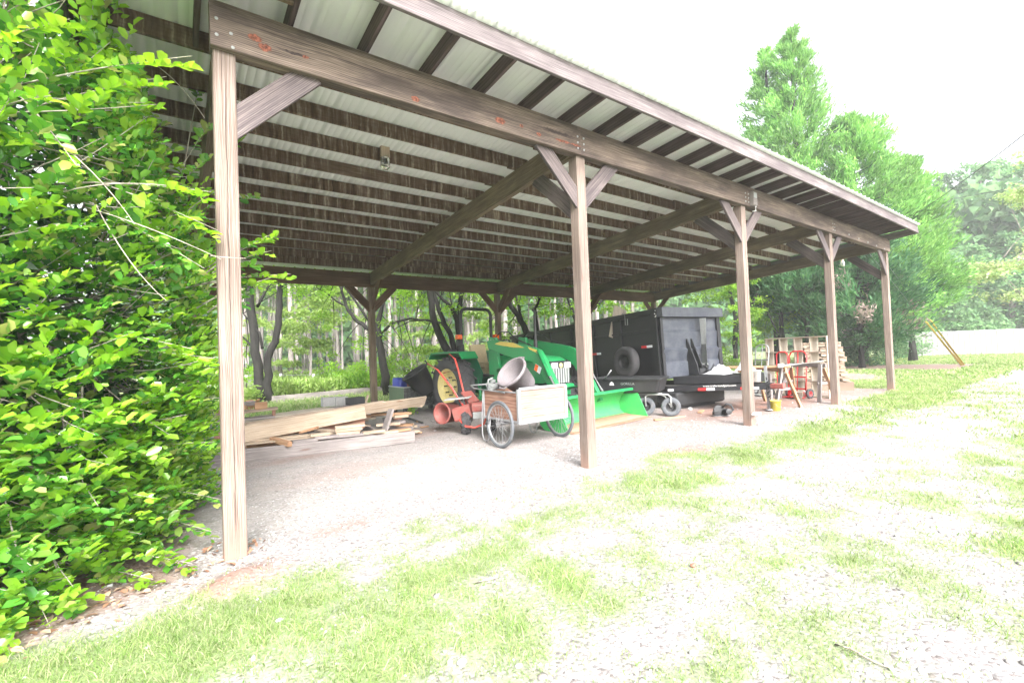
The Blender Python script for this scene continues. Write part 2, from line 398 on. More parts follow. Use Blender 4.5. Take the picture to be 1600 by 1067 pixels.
# ------------------------------------------------------------------ mesh helpers
def frame_mat(d, up=Vector((0, 0, 1))):
    d = Vector(d).normalized(); up = Vector(up)
    if abs(d.dot(up)) > .99: up = Vector((0, 1, 0))
    s = d.cross(up).normalized(); u = s.cross(d).normalized()
    return d, s, u
class MB:
    def __init__(s): s.v = []; s.f = []; s.uv = []; s.mi = []; s.sm = []
    def face(s, idx, uvs=None, mi=0, smooth=False):
        s.f.append(idx); s.uv.append(uvs or [(s.v[i][0], s.v[i][2]) for i in idx]); s.mi.append(mi); s.sm.append(smooth)
    def bar(s, p0, p1, w, h, up=(0, 0, 1), ch=.004, mi=0, w2=None, h2=None):
        """timber from p0 to p1; w sideways, h along up"""
        p0, p1 = Vector(p0), Vector(p1); d, sd, u = frame_mat(p1-p0, up); L = (p1-p0).length
        ru, rv = random.uniform(0, 50), random.randint(0, 40)*.4
        def ring(p, w, h):
            c = min(ch, w*.2, h*.2); a, b = w/2, h/2
            return [p+sd*x+u*y for x, y in ((-a+c, -b), (a-c, -b), (a, -b+c), (a, b-c), (a-c, b), (-a+c, b), (-a, b-c), (-a, -b+c))]
        i0 = len(s.v); s.v += ring(p0, w, h)+ring(p1, w2 or w, h2 or h)
        per = [0]; r0 = s.v[i0:i0+8]
        for k in range(8): per.append(per[-1]+(r0[(k+1) % 8]-r0[k]).length)
        for k in range(8):
            a, b = i0+k, i0+(k+1) % 8
            s.face((a, b, b+8, a+8), [(ru, rv+per[k]), (ru, rv+per[k+1]), (ru+L, rv+per[k+1]), (ru+L, rv+per[k])], mi)
        s.face(tuple(i0+7-k for k in range(8)), [(ru+.02*k, rv) for k in range(8)], mi)
        s.face(tuple(i0+8+k for k in range(8)), [(ru+.02*k, rv) for k in range(8)], mi)
        return s
    def box(s, c, size, rz=0, ch=.004, mi=0):
        c = Vector(c); x, y, z = size
        if x >= y: d = Vector((math.cos(rz), math.sin(rz), 0))*x/2; w = y
        else: d = Vector((-math.sin(rz), math.cos(rz), 0))*y/2; w = x
        return s.bar(c-d, c+d, w, z, ch=ch, mi=mi)
    def tube(s, pts, r, n=8, cap=True, mi=0, closed=False, up=(0, 0, 1)):
        pts = [Vector(p) for p in pts]; m = len(pts)
        rs = r if isinstance(r, (list, tuple)) else [r]*m
        i0 = len(s.v); prev = None; L = 0
        for k, p in enumerate(pts):
            if closed: t = pts[(k+1) % m]-pts[k-1]
            else: t = pts[min(k+1, m-1)]-pts[max(k-1, 0)]
            t.normalize()
            if prev is None:
                _, a, b = frame_mat(t, up)
            else:
                a = prev-t*prev.dot(t)
                if a.length < 1e-5: _, a, b = frame_mat(t, up)
                a.normalize(); b = a.cross(t).normalized()*-1
                b = t.cross(a).normalized()
            prev = a
            for q in range(n):
                an = 2*math.pi*q/n
                s.v.append(p+(a*math.cos(an)+b*math.sin(an))*rs[k])
        for k in range(m if closed else m-1):
            k2 = (k+1) % m
            L2 = L+(pts[k2]-pts[k]).length
            for q in range(n):
                q2 = (q+1) % n
                s.face((i0+k*n+q, i0+k*n+q2, i0+k2*n+q2, i0+k2*n+q), [(L, q*.05), (L, q*.05+.05), (L2, q*.05+.05), (L2, q*.05)], mi, True)
            L = L2
        if cap and not closed:
            s.face(tuple(i0+q for q in reversed(range(n))), None, mi)
            s.face(tuple(i0+(m-1)*n+q for q in range(n)), None, mi)
        return s
    def lathe(s, prof, mat=Matrix(), n=24, mi=0, smooth=True, closed=False):
        i0 = len(s.v); m = len(prof)
        for (r, z) in prof:
            for q in range(n):
                an = 2*math.pi*q/n
                s.v.append(mat @ Vector((r*math.cos(an), r*math.sin(an), z)))
        for k in range(m if closed else m-1):
            k2 = (k+1) % m
            for q in range(n):
                q2 = (q+1) % n
                s.face((i0+k*n+q, i0+k*n+q2, i0+k2*n+q2, i0+k2*n+q), None, mi, smooth)
        return s
    def disc(s, r, z, mat=Matrix(), n=24, mi=0):
        i0 = len(s.v)
        for q in range(n):
            an = 2*math.pi*q/n; s.v.append(mat @ Vector((r*math.cos(an), r*math.sin(an), z)))
        s.face(tuple(range(i0, i0+n)), None, mi); return s
    def prism(s, poly, t, mat=Matrix(), mi=0):
        """2D polygon in local x,z extruded t along local y (centred)"""
        i0 = len(s.v); n = len(poly)
        for yy in (-t/2, t/2):
            for (x, z) in poly: s.v.append(mat @ Vector((x, yy, z)))
        s.face(tuple(i0+k for k in range(n)), [p for p in poly], mi)
        s.face(tuple(i0+n+k for k in reversed(range(n))), [p for p in reversed(poly)], mi)
        for k in range(n):
            k2 = (k+1) % n
            s.face((i0+k2, i0+k, i0+n+k, i0+n+k2), None, mi)
        return s
    def quad(s, a, b, c, d, mi=0):
        i = len(s.v); s.v += [Vector(a), Vector(b), Vector(c), Vector(d)]
        s.face((i, i+1, i+2, i+3), [(0, 0), (1, 0), (1, 1), (0, 1)], mi); return s
    def build(s, name, mats, parent=None, world=False, bevel=0):
        """world=True: the coordinates are world ones and the parent stands unrotated"""
        me = bpy.data.meshes.new(name)
        off = parent_loc(parent) if (world and parent) else Vector((0, 0, 0))
        me.from_pydata([tuple(v-off) for v in s.v], [], s.f)
        ul = me.uv_layers.new(name='UVMap')
        flat = [c for f in s.uv for uv in f for c in uv]
        ul.data.foreach_set('uv', flat)
        me.polygons.foreach_set('material_index', s.mi)
        me.polygons.foreach_set('use_smooth', s.sm)
        for m in (mats if isinstance(mats, list) else [mats]): me.materials.append(m)
        me.update()
        o = bpy.data.objects.new(name, me); COL.objects.link(o)
        if parent: o.parent = parent
        if bevel:
            b = o.modifiers.new('b', 'BEVEL'); b.width = bevel; b.segments = 2; b.limit_method = 'ANGLE'
        return o
LOCS = {}
def parent_loc(p):
    l = Vector((0, 0, 0))
    while p: l = l+p.location; p = p.parent
    return l
def tag(o, label=None, cat=None, group=None, kind=None):
    if label: o['label'] = label
    if cat: o['category'] = cat
    if group: o['group'] = group
    if kind: o['kind'] = kind
    return o
def thing(name, label, cat, loc=(0, 0, 0), rz=0, group=None):
    o = bpy.data.objects.new(name, None); COL.objects.link(o)
    o.empty_display_size = .1
    o.location = loc; o.rotation_euler = (0, 0, rz)
    return tag(o, label, cat, group)
def solo(mb, name, label, cat, mat, group=None, world=True, kind=None, bevel=0):
    """a thing that is one mesh; origin moved to its base"""
    vs = mb.v; c = Vector((sum(v.x for v in vs)/len(vs), sum(v.y for v in vs)/len(vs), min(v.z for v in vs)))
    mb.v = [v-c for v in vs]
    o = mb.build(name, mat, bevel=bevel); o.location = c
    return tag(o, label, cat, group, kind)
def fast_mesh(name, V, quads=None, tris=None, mats=None, parent=None, smooth=False, attrs=None):
    me = bpy.data.meshes.new(name)
    V = np.asarray(V, np.float32).reshape(-1, 3)
    nq = 0 if quads is None else len(quads); ntr = 0 if tris is None else len(tris)
    parts = []
    if nq: parts.append(np.asarray(quads, np.int32).reshape(-1))
    if ntr: parts.append(np.asarray(tris, np.int32).reshape(-1))
    loops = np.concatenate(parts)
    tot = np.concatenate([np.full(nq, 4, np.int32), np.full(ntr, 3, np.int32)])
    start = np.concatenate([[0], np.cumsum(tot)[:-1]]).astype(np.int32)
    me.vertices.add(len(V)); me.vertices.foreach_set('co', V.reshape(-1))
    me.loops.add(len(loops)); me.loops.foreach_set('vertex_index', loops)
    me.polygons.add(nq+ntr); me.polygons.foreach_set('loop_start', start); me.polygons.foreach_set('loop_total', tot)
    if smooth: me.polygons.foreach_set('use_smooth', np.ones(nq+ntr, bool))
    me.update(calc_edges=True)
    for k, a in (attrs or {}).items():
        at = me.attributes.new(k, 'FLOAT', 'POINT'); at.data.foreach_set('value', np.asarray(a, np.float32))
    if mats: me.materials.append(mats)
    o = bpy.data.objects.new(name, me); COL.objects.link(o)
    if parent: o.parent = parent
    return o
def unit(a): return a/(np.linalg.norm(a, axis=-1, keepdims=True)+1e-9)
def leaf_arrays(P, D, N, L, W, fold=.25, droop=.15, simple=False):
    """P base points, D length directions, N face normals; returns verts, quads, tris"""
    P = np.asarray(P); n = len(P); D = unit(D); S = unit(np.cross(D, N)); N = unit(np.cross(S, D))
    L = np.broadcast_to(L, (n,))[:, None]; W = np.broadcast_to(W, (n,))[:, None]
    if simple:
        V = np.stack([P, P+D*L*.45+S*W*.5+N*W*fold, P+D*L-N*L*droop, P+D*L*.45-S*W*.5+N*W*fold], 1)
        i = np.arange(n)[:, None]*4
        return V.reshape(-1, 3), i+np.array([[0, 1, 2, 3]]), None
    b = P; m = P+D*L*.55; t = P+D*L-N*L*droop
    r1 = P+D*L*.30+S*W*.42+N*W*fold; r2 = P+D*L*.76+S*W*.48+N*W*fold*.8-N*L*droop*.3
    l1 = P+D*L*.30-S*W*.42+N*W*fold; l2 = P+D*L*.76-S*W*.48+N*W*fold*.8-N*L*droop*.3
    V = np.stack([b, m, t, r1, r2, l1, l2], 1); i = np.arange(n)[:, None]*7
    q = np.concatenate([i+np.array([[0, 3, 4, 1]]), i+np.array([[0, 1, 6, 5]])])
    tr = np.concatenate([i+np.array([[1, 4, 2]]), i+np.array([[1, 2, 6]])])
    return V.reshape(-1, 3), q, tr
def leaf_obj(name, P, D, N, L, W, mat, parent=None, simple=False, **k):
    V, q, t = leaf_arrays(P, D, N, L, W, simple=simple, **k)
    if parent: V = V-np.array(parent_loc(parent))
    return fast_mesh(name, V, q, t, mat, parent)
def rnd_unit(n): return unit(RN.normal(size=(n, 3)))
def lerp(a, b, t): return Vector(a)*(1-t)+Vector(b)*t
def bez(a, b, c, n=8): return [Vector(a)*(1-t)**2+Vector(b)*2*t*(1-t)+Vector(c)*t*t for t in [i/(n-1) for i in range(n)]]
#==SETTING==
# ------------------------------------------------------------------ ground cover maps (real patches, metres)
def blob(x, y, cx, cy, rx, ry, a=0):
    dx, dy = x-cx, y-cy
    if a:
        c, s = math.cos(a), math.sin(a); dx, dy = dx*c+dy*s, -dx*s+dy*c
    return np.exp(-((dx/rx)**2+(dy/ry)**2))
def grass_m(x, y):
    w = .41+0*x
    w = w+.34*blob(x, y, 1.0, -1.75, 1.1, .6, -.5)+.42*blob(x, y, -.2, -1.35, 1.0, .45)
    w = w+.45*sst(2.6, 4, x)*blob(0, y, 0, -1.0, 1, .42)
    w = w+.25*sst(2, 5, x)*sst(-2.7, -3.3, y)
    w = w-.26*sst(3.4, 6, x)*blob(0, y, 0, -1.95, 1, .42)*(1-sst(9, 12, x))
    w = w+.2*sst(1.5, 1.8, x)*blob(x, y, 1.9, -2.7, .8, .5)
    w = w*sst(-.15, -.75, y-0.06*x*(x < 5))
    lawn = sst(9.0, 12.5, x)*sst(-1.75, -1.25, y)*(1-sst(13, 15.2, 30-x)*0)
    inside = sst(-.35, .1, y)*(1-sst(7.6, 8.6, y))*(1-sst(14.8, 15.9, x))*sst(-2.2, -.4, x)
    w = np.maximum(w, lawn*1.15)
    w = np.where(x > 15, np.where(y < -1.1, .35-.25*sst(-1.15, -1.6, y)*sst(15, 19, x), w), w)
    back = sst(8.2, 9.5, y)
    w = np.maximum(w, back*1.0)
    left = (1-sst(-3.2, -2.2, x)); w = np.maximum(w, left)
    w = w*(1-inside)
    w = w+.55*blob(x, y, -.7, -1.0, .8, .35)+.6*blob(x, y, -1.4, -.95, .6, .3)
    w = np.where((x > 40), .9, w)
    w = w*(1-.95*blob(x, y, -.03, -.50, .30, .17, .5))
    n = fbm(x, y, 3.2, 3, 4)
    w = w+(n-.5)*2.1*(1-.7*sst(.8, 1.05, w))*(w > .02)*.62
    w = w+(fbm(x, y, 9, 13, 2)-.5)*.5*(w > .02)
    w = w*(1-mulch(x, y))
    return np.clip(w, 0, 1)
def mulch(x, y):
    n = (fbm(x, y, .5, 9)-.5)*2
    a = sst(24.2, 25, x+n)*(1-sst(29, 31, x+n))*sst(.2, .7, y+n*.3)*(1-sst(5.5, 8, y))
    b = blob(x, y, 20.0, 2.2, 2.2, .8, .3)
    c = .9*sst(-3.6, -3.2, x)*(1-sst(-.5, -.1, x))*sst(-.55, -.20, y-.45*x-.28)*(1-sst(2.5, 3.5, y))
    return np.clip(a+b*1.1+c, 0, 1)
def dirt_m(x, y):
    w = 1.2*blob(x, y, -.03, -.50, .32, .18, .5)+.6*blob(x, y, .75, .0, .35, .15)+.55*blob(x, y, 3.2, 3.9, 1.1, .5)
    w = w+.55*blob(x, y, 5.2, -.35, .6, .2)+.8*blob(x, y, 8.6, 1.3, 2.2, .75)+1.0*blob(x, y, 11.3, 1.0, 2.4, .8)+.6*blob(x, y, 1.0, 3.2, .7, .25)
    w = w+.6*blob(x, y, 14.6, .6, 1.4, .8)+.35*blob(x, y, 1.4, 1.9, .8, .4)
    return np.clip(np.maximum(w+(fbm(x, y, 3, 31)-.5)*.5*(w > .08), mulch(x, y)*.8), 0, 1)
def sand_m(x, y):
    w = sst(.15, .8, y)*sst(-1.5, -.3, x)*(1-sst(7.2, 8.2, y))
    w = w*(1-.9*blob(x, y, 5.4, .7, 2.2, .55))*(1-.5*blob(x, y, .8, 1.0, .5, .5))
    return np.clip(w, 0, 1)
def axis(lo, hi, step, far0, far1):
    a = list(np.arange(lo, hi, step)); s = step; v = hi
    while v < far1: a.append(v); s *= 1.25; v += s
    s = step; v = lo-step; b = []
    while v > far0: b.append(v); s *= 1.25; v -= s
    return np.array(b[::-1]+a)
def hgt(x, y):
    near = np.exp(-((x-6)/16)**2-((y-2)/12)**2)
    h = (fbm(x, y, 1.1, 5, 3)-.5)*.035*near+(fbm(x, y, 9, 6, 2)-.5)*.012*near
    h = h+.075*blob(x, y, -.03, -.50, .24, .13, .5)
    return h
gx = axis(-4, 24, .085, -120, 150); gy = axis(-4, 9, .085, -120, 150)
X, Y = np.meshgrid(gx, gy); Z = hgt(X, Y)
V = np.stack([X, Y, Z], -1).reshape(-1, 3); nx, ny = len(gx), len(gy)
ii = (np.arange(ny-1)[:, None]*nx+np.arange(nx-1)[None, :]).reshape(-1)
Q = np.stack([ii, ii+1, ii+nx+1, ii+nx], 1)
o = fast_mesh('ground', V, Q, None, M['ground'], smooth=True, attrs={'grass': grass_m(X, Y).reshape(-1), 'dirt': dirt_m(X, Y).reshape(-1), 'sand': sand_m(X, Y).reshape(-1)})
tag(o, kind='structure')

def in_view(x, y, marg=1.32):
    f = (x-CAM.x)*_F.x+(y-CAM.y)*_F.y; r = (x-CAM.x)*_R.x+(y-CAM.y)*_R.y
    return (f > .6) & (np.abs(r) < f*marg)
# ---- grass blades
def blades(x, y, h, w, tuft=.02):
    n = len(x); z = hgt(x, y)-.004
    P = np.stack([x, y, z], 1); a = RN.rand(n)*2*math.pi
    lean = np.stack([np.cos(a), np.sin(a), np.zeros(n)], 1)
    b = RN.rand(n)*2*math.pi; S = np.stack([np.cos(b), np.sin(b), np.zeros(n)], 1)
    la = (.25+RN.rand(n)*1.3)[:, None]
    h = h[:, None]; w = w[:, None]; up = np.array([[0, 0, 1.]])
    m = P+up*h*.55+lean*h*la*.35; t = P+up*h*(1-.25*la)+lean*h*la*1.0
    V = np.stack([P-S*w*.5, P+S*w*.5, m+S*w*.4, m-S*w*.4, t], 1).reshape(-1, 3)
    i = np.arange(n)[:, None]*5
    return V, i+np.array([[0, 1, 2, 3]]), i+np.array([[3, 2, 4]])
GV, GQ, GT, off = [], [], [], 0
def sow(n, x0, x1, y0, y1, hs, ws, dmin, dmax, cl=.03, pw=1.9):
    global off
    tx = RN.uniform(x0, x1, n); ty = RN.uniform(y0, y1, n)
    d = np.hypot(tx-CAM.x, ty-CAM.y)
    k = in_view(tx, ty) & (d > dmin) & (d < dmax)
    tx, ty = tx[k], ty[k]
    g = grass_m(tx, ty); k = RN.rand(len(tx)) < np.clip(g, 0, 1)**pw
    tx, ty, g = tx[k], ty[k], g[k]
    m = 7; x = np.repeat(tx, m)+RN.normal(size=len(tx)*m)*cl; y = np.repeat(ty, m)+RN.normal(size=len(tx)*m)*cl
    g = np.repeat(g, m)
    k = grass_m(x, y) > .02; x, y, g = x[k], y[k], g[k]
    h = hs*(.45+RN.rand(len(x))*.8)*(.55+.6*g); w = ws*(.6+RN.rand(len(x))*.8)
    V, q, t = blades(x, y, h, w)
    GV.append(V); GQ.append(q+off); GT.append(t+off); off += len(V)
sow(52000, -3, 8, -4, 1, .048, .0034, 0, 4.2, .035)
sow(42000, -2, 14, -5, 1, .050, .0055, 4.2, 9, .05)
sow(36000, 5, 30, -5, 6, .075, .014, 9, 20, .09)
sow(16000, 15, 46, -6, 14, .10, .04, 20, 45, .15)
sow(16000, -6, 22, 8.4, 26, .16, .022, 10, 30, .1)
o = fast_mesh('grass', np.concatenate(GV), np.concatenate(GQ), np.concatenate(GT), M['grass'])
tag(o, kind='stuff')
# ---- loose stones
def icosa():
    t = (1+5**.5)/2
    v = np.array([(-1, t, 0), (1, t, 0), (-1, -t, 0), (1, -t, 0), (0, -1, t), (0, 1, t), (0, -1, -t), (0, 1, -t), (t, 0, -1), (t, 0, 1), (-t, 0, -1), (-t, 0, 1)], float)
    f = np.array([(0, 11, 5), (0, 5, 1), (0, 1, 7), (0, 7, 10), (0, 10, 11), (1, 5, 9), (5, 11, 4), (11, 10, 2), (10, 7, 6), (7, 1, 8), (3, 9, 4), (3, 4, 2), (3, 2, 6), (3, 6, 8), (3, 8, 9), (4, 9, 5), (2, 4, 11), (6, 2, 10), (8, 6, 7), (9, 8, 1)])
    return v/np.linalg.norm(v[0]), f
def stones(x, y, s):
    v, f = icosa(); n = len(x)
    sc3 = s[:, None]*(.55+RN.rand(n, 3)*.7)*np.array([[1, 1, .6]])
    a = RN.rand(n)*6.28; ca, sa = np.cos(a), np.sin(a)
    B = v[None]*sc3[:, None, :]*(1+RN.normal(size=(n, 12, 1))*.13)
    xx = B[..., 0]*ca[:, None]-B[..., 1]*sa[:, None]; yy = B[..., 0]*sa[:, None]+B[..., 1]*ca[:, None]
    V = np.stack([xx+x[:, None], yy+y[:, None], B[..., 2]+(hgt(x, y)+s*.12)[:, None]], -1)
    return V.reshape(-1, 3), (np.arange(n)[:, None, None]*12+f[None]).reshape(-1, 3)
SV, ST, off2 = [], [], 0
for (n, x0, x1, y0, y1, s0, s1, dm, dx) in ((30000, -1, 7, -4, 1.6, .003, .010, 0, 5), (1500, -1, 7, -4, 1.2, .010, .026, 0, 5), (14000, 0, 13, -4, 2.4, .006, .014, 5, 10), (700, 0, 14, -4, 2, .014, .030, 5, 12), (2500, 8, 26, -4, 2, .012, .026, 10, 22)):
    x = RN.uniform(x0, x1, n); y = RN.uniform(y0, y1, n); d = np.hypot(x-CAM.x, y-CAM.y)
    den = np.clip((1-grass_m(x, y))*(1-.8*dirt_m(x, y))*(1-.85*sand_m(x, y))*(.25+1.4*fbm(x, y, 3, 77)), .03, 1)
    k = in_view(x, y) & (d > dm) & (d < dx) & (RN.rand(n) < den); x, y = x[k], y[k]
    V, t = stones(x, y, s0+(s1-s0)*RN.rand(len(x))**2); SV.append(V); ST.append(t+off2); off2 += len(V)
o = fast_mesh('gravel', np.concatenate(SV), None, np.concatenate(ST), M['stone'], smooth=False)
tag(o, kind='stuff')
# ---- dead leaves under the holly
n = 1500; x = RN.uniform(-3.2, .2, n); y = RN.uniform(-1.4, .8, n)
k = (y < .35+.1*x) & (y > -.20+.45*x+.13*RN.normal(size=n)) & (RN.rand(n) < .9); x, y = x[k], y[k]
P = np.stack([x, y, hgt(x, y)+.004+RN.rand(len(x))*.02], 1); D = rnd_unit(len(x)); D[:, 2] *= .25
N_ = rnd_unit(len(x))*.5+np.array([[0, 0, 1.]])
o = leaf_obj('leaf_litter', P, D, N_, .03+RN.rand(len(x))*.035, .018+RN.rand(len(x))*.02, M['deadleaf'])
tag(o, kind='stuff')
# a few single things lying on the ground
def rock(name, label, cat, p, s, mat, mats=None):
    t = bpy.data.objects.new
    v, f = icosa(); v = v*(1+RN.normal(size=(12, 1))*.18)*np.array(s)
    o = fast_mesh(name, v, None, f, mat); o.location = (p[0], p[1], hgt(p[0], p[1])+s[2]*.55)
    sb = o.modifiers.new('s', 'SUBSURF'); sb.levels = sb.render_levels = 2
    return tag(o, label, cat)
rock('rock', 'brown stone lying alone among the white gravel', 'rock', at_z(1083, 884), (.034, .02, .016), M['brick'])
rock('rock', 'large white stone at the near edge of the grass, bottom of the photo', 'rock', at_z(722, 1037), (.03, .022, .018), M['stone'])
rock('rock', 'grey stone half sunk in the grass below the red dirt mound', 'rock', at_z(438, 970), (.03, .02, .015), M['concrete'])
def stick(label, pts, r):
    mb = MB(); mb.tube([Vector(at_z(u, v))+Vector((0, 0, z)) for u, v, z in pts], r, 6)
    solo(mb, 'twig', label, 'twig', M['twig'])
stick('thin crooked twig lying on the gravel right of the centre', [(1276, 783, .01), (1290, 790, .02), (1310, 795, .012), (1335, 801, .01), (1360, 808, .01)], [.004, .005, .004, .003, .002])
stick('long pale fallen twig lying in the grass at the bottom of the photo', [(1305, 1010, .012), (1330, 1020, .02), (1355, 1033, .015), (1380, 1043, .01), (1410, 1052, .01)], [.005, .006, .005, .004, .002])
stick('short brown wood chip lying in the grass in front of the second post', [(740, 914, .01), (760, 909, .014), (778, 904, .012)], [.006, .009, .005])

# ------------------------------------------------------------------ trees
def sprays(centers, rad, n, L, W, spread=1.0, outward=None, flat=.5):
    """leaves scattered round centres (k,3)"""
    k = len(centers); idx = RN.randint(0, k, n)
    P = centers[idx]+RN.normal(size=(n, 3))*rad*np.array([[1, 1, flat]])
    D = rnd_unit(n); D[:, 2] = D[:, 2]*.5-.1
    N_ = rnd_unit(n)*.7+np.array([[0, 0, .8]])
    return P, D, N_, L*(.7+RN.rand(n)*.6), W*(.7+RN.rand(n)*.6)
def broad_tree(name, label, stems, blobs, leafmat, bark, L, W, nleaf, ncl, cat='tree', group=None, twigs=60, base=None):
    """stems: list of point lists (p, r); blobs: (centre, radii)"""
    b = Vector(base) if base else Vector(stems[0][0][0]); b = Vector((b.x, b.y, 0))
    t = thing(name, label, cat, b, group=group)
    mb = MB(); ends = []
    for st in stems:
        pts = [Vector(p) for p, r in st]; rs = [r for p, r in st]
        q = []; rr = []
        for i in range(len(pts)-1):
            for k in range(3):
                f = k/3; q.append(pts[i].lerp(pts[i+1], f)+Vector(RN.normal(size=3))*rs[i]*.18*(k > 0)); rr.append(rs[i]*(1-f)+rs[i+1]*f)
        q.append(pts[-1]); rr.append(rs[-1])
        mb.tube(q, rr, 7); ends += q[len(q)//3:]
    C = []; w = np.array([r[0]*r[1]*r[2] for c, r in blobs])**.7; w = w/w.sum()
    for j in range(ncl):
        c, r = blobs[RN.choice(len(blobs), p=w)]
        d = rnd_unit(1)[0]*(.35+.65*RN.rand()**.5)
        C.append(np.array(c)+d*np.array(r))
    C = np.array(C)
    for j in range(twigs):
        c = Vector(C[RN.randint(len(C))]); e = min(random.sample(ends, min(5, len(ends))), key=lambda e: (e-c).length)
        if (e-c).length > 6: continue
        mid = e.lerp(c, .5)+Vector((RN.normal()*.15, RN.normal()*.15, .12*(c-e).length))
        r0 = min(.018, .006*(c-e).length+.004)
        mb.tube(bez(e, mid, c, 6), [r0*(1-.16*k) for k in range(6)], 5, cap=False)
    mb.build('trunk', bark, t, world=True)
    P, D, N_, l, ww = sprays(C, .16*max(1, L*6), nleaf, L, W)
    leaf_obj('crown', P, D, N_, l, ww, leafmat, t, simple=True)
    return t
def S(*a):  # stem from pixels: (u, v, distance, radius)
    return [(at_d(u, v, d), r) for u, v, d, r in a]
def V3(u, v, d): return tuple(at_d(u, v, d))
# two-stemmed dark tree seen between the first two posts
d = 15.2
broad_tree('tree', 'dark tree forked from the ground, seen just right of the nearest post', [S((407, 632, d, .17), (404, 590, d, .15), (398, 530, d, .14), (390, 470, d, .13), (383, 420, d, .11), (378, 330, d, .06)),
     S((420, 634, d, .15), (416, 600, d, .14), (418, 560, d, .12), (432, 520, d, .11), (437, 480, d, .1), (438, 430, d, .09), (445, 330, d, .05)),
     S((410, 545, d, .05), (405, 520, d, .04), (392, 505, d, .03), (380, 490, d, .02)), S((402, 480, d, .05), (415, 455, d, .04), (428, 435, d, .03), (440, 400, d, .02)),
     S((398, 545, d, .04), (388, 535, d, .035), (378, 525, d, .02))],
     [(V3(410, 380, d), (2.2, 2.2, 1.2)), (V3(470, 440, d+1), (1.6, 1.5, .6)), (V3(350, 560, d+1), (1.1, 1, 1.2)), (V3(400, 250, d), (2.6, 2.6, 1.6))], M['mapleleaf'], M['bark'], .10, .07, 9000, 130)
d = 16.5
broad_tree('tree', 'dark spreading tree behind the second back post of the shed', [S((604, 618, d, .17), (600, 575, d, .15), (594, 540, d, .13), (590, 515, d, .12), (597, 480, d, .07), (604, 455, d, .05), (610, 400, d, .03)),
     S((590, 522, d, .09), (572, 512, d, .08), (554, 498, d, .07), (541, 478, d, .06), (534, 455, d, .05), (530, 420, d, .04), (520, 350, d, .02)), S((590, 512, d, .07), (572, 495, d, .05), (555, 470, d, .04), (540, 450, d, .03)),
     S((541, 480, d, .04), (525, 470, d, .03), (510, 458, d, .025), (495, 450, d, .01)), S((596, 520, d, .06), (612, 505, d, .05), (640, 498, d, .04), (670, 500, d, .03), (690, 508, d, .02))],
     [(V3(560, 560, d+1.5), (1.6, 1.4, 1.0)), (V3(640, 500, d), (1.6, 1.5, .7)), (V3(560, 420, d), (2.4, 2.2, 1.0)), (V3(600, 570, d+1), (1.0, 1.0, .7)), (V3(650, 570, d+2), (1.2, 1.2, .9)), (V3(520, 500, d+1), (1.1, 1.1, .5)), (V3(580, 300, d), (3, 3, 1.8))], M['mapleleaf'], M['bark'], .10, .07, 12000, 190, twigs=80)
d = 14.5
broad_tree('tree', 'dark leaning twin-stemmed tree left of the roll bar of the tractor', [S((712, 600, d, .15), (704, 560, d, .13), (690, 530, d, .12), (678, 500, d, .11), (672, 460, d, .1), (668, 430, d, .08), (655, 340, d, .04)),
     S((716, 600, d, .13), (710, 545, d, .1), (700, 515, d, .08), (688, 490, d, .075), (680, 465, d, .06), (668, 440, d, .05)), S((704, 525, d, .03), (690, 505, d, .03), (665, 500, d, .03), (640, 502, d, .02), (615, 515, d, .01)),
     S((720, 595, d, .12), (718, 540, d, .1), (714, 500, d, .09), (706, 480, d, .07), (692, 468, d, .05), (680, 455, d, .03)), S((720, 545, d, .09), (718, 500, d, .08), (721, 460, d, .07), (724, 430, d, .05), (730, 340, d, .03))],
     [(V3(690, 420, d), (2.2, 2, 1.0)), (V3(680, 570, d+1), (1.0, 1.0, .9)), (V3(750, 470, d+1), (1.4, 1.3, .8)), (V3(640, 465, d), (1.2, 1.2, .5)), (V3(700, 300, d), (3, 3, 1.7))], M['mapleleaf'], M['bark'], .10, .07, 10000, 160, twigs=80)
d = 16
broad_tree('tree', 'dark tree leaning left above the far end of the black trailer', [S((842, 560, d, .14), (826, 525, d, .12), (812, 500, d, .1), (798, 478, d, .09), (790, 450, d, .07), (780, 380, d, .04)),
     S((820, 515, d, .06), (812, 488, d, .05), (806, 460, d, .04), (800, 430, d, .03)), S((842, 540, d, .07), (838, 500, d, .06), (836, 482, d, .05), (846, 462, d, .03))],
     [(V3(800, 440, d), (2.0, 2, .9)), (V3(860, 470, d+1), (1.6, 1.5, .8)), (V3(780, 500, d+2), (1.1, 1.1, .8)), (V3(830, 300, d), (3, 3, 1.8))], M['mapleleaf'], M['bark'], .10, .07, 8500, 140, twigs=70)
d = 19
broad_tree('tree', 'green tree with thin stems seen over the middle of the trailer', [S((905, 560, d, .12), (900, 500, d, .09), (885, 460, d, .06), (880, 400, d, .04)), S((905, 540, d, .08), (912, 500, d, .06), (940, 470, d, .05), (960, 430, d, .03))],
     [(V3(900, 460, d), (2.2, 2, 1.1)), (V3(965, 455, d+1), (2.0, 1.8, 1.0)), (V3(920, 330, d), (3, 3, 1.8))], M['mapleleaf'], M['bark'], .11, .08, 9500, 150, twigs=90)
d = 23
broad_tree('tree', 'bright green tree just right of the front of the trailer', [S((1150, 560, d, .14), (1150, 500, d, .11), (1140, 450, d, .08), (1138, 380, d, .04)), S((1150, 530, d, .08), (1170, 490, d, .06), (1185, 450, d, .04)), S((1215, 520, d, .05), (1195, 480, d, .04), (1185, 455, d, .03))],
     [(V3(1150, 480, d), (1.7, 1.6, 1.6)), (V3(1200, 490, d+2), (1.6, 1.5, 1.3)), (V3(1090, 450, d+1), (1.6, 1.5, 1.0)), (V3(1140, 380, d), (2.5, 2.5, 1.8)), (V3(1150, 545, d+1), (1.8, 1.6, .7))], M['mapleleaf'], M['bark'], .12, .09, 13000, 190, twigs=80)

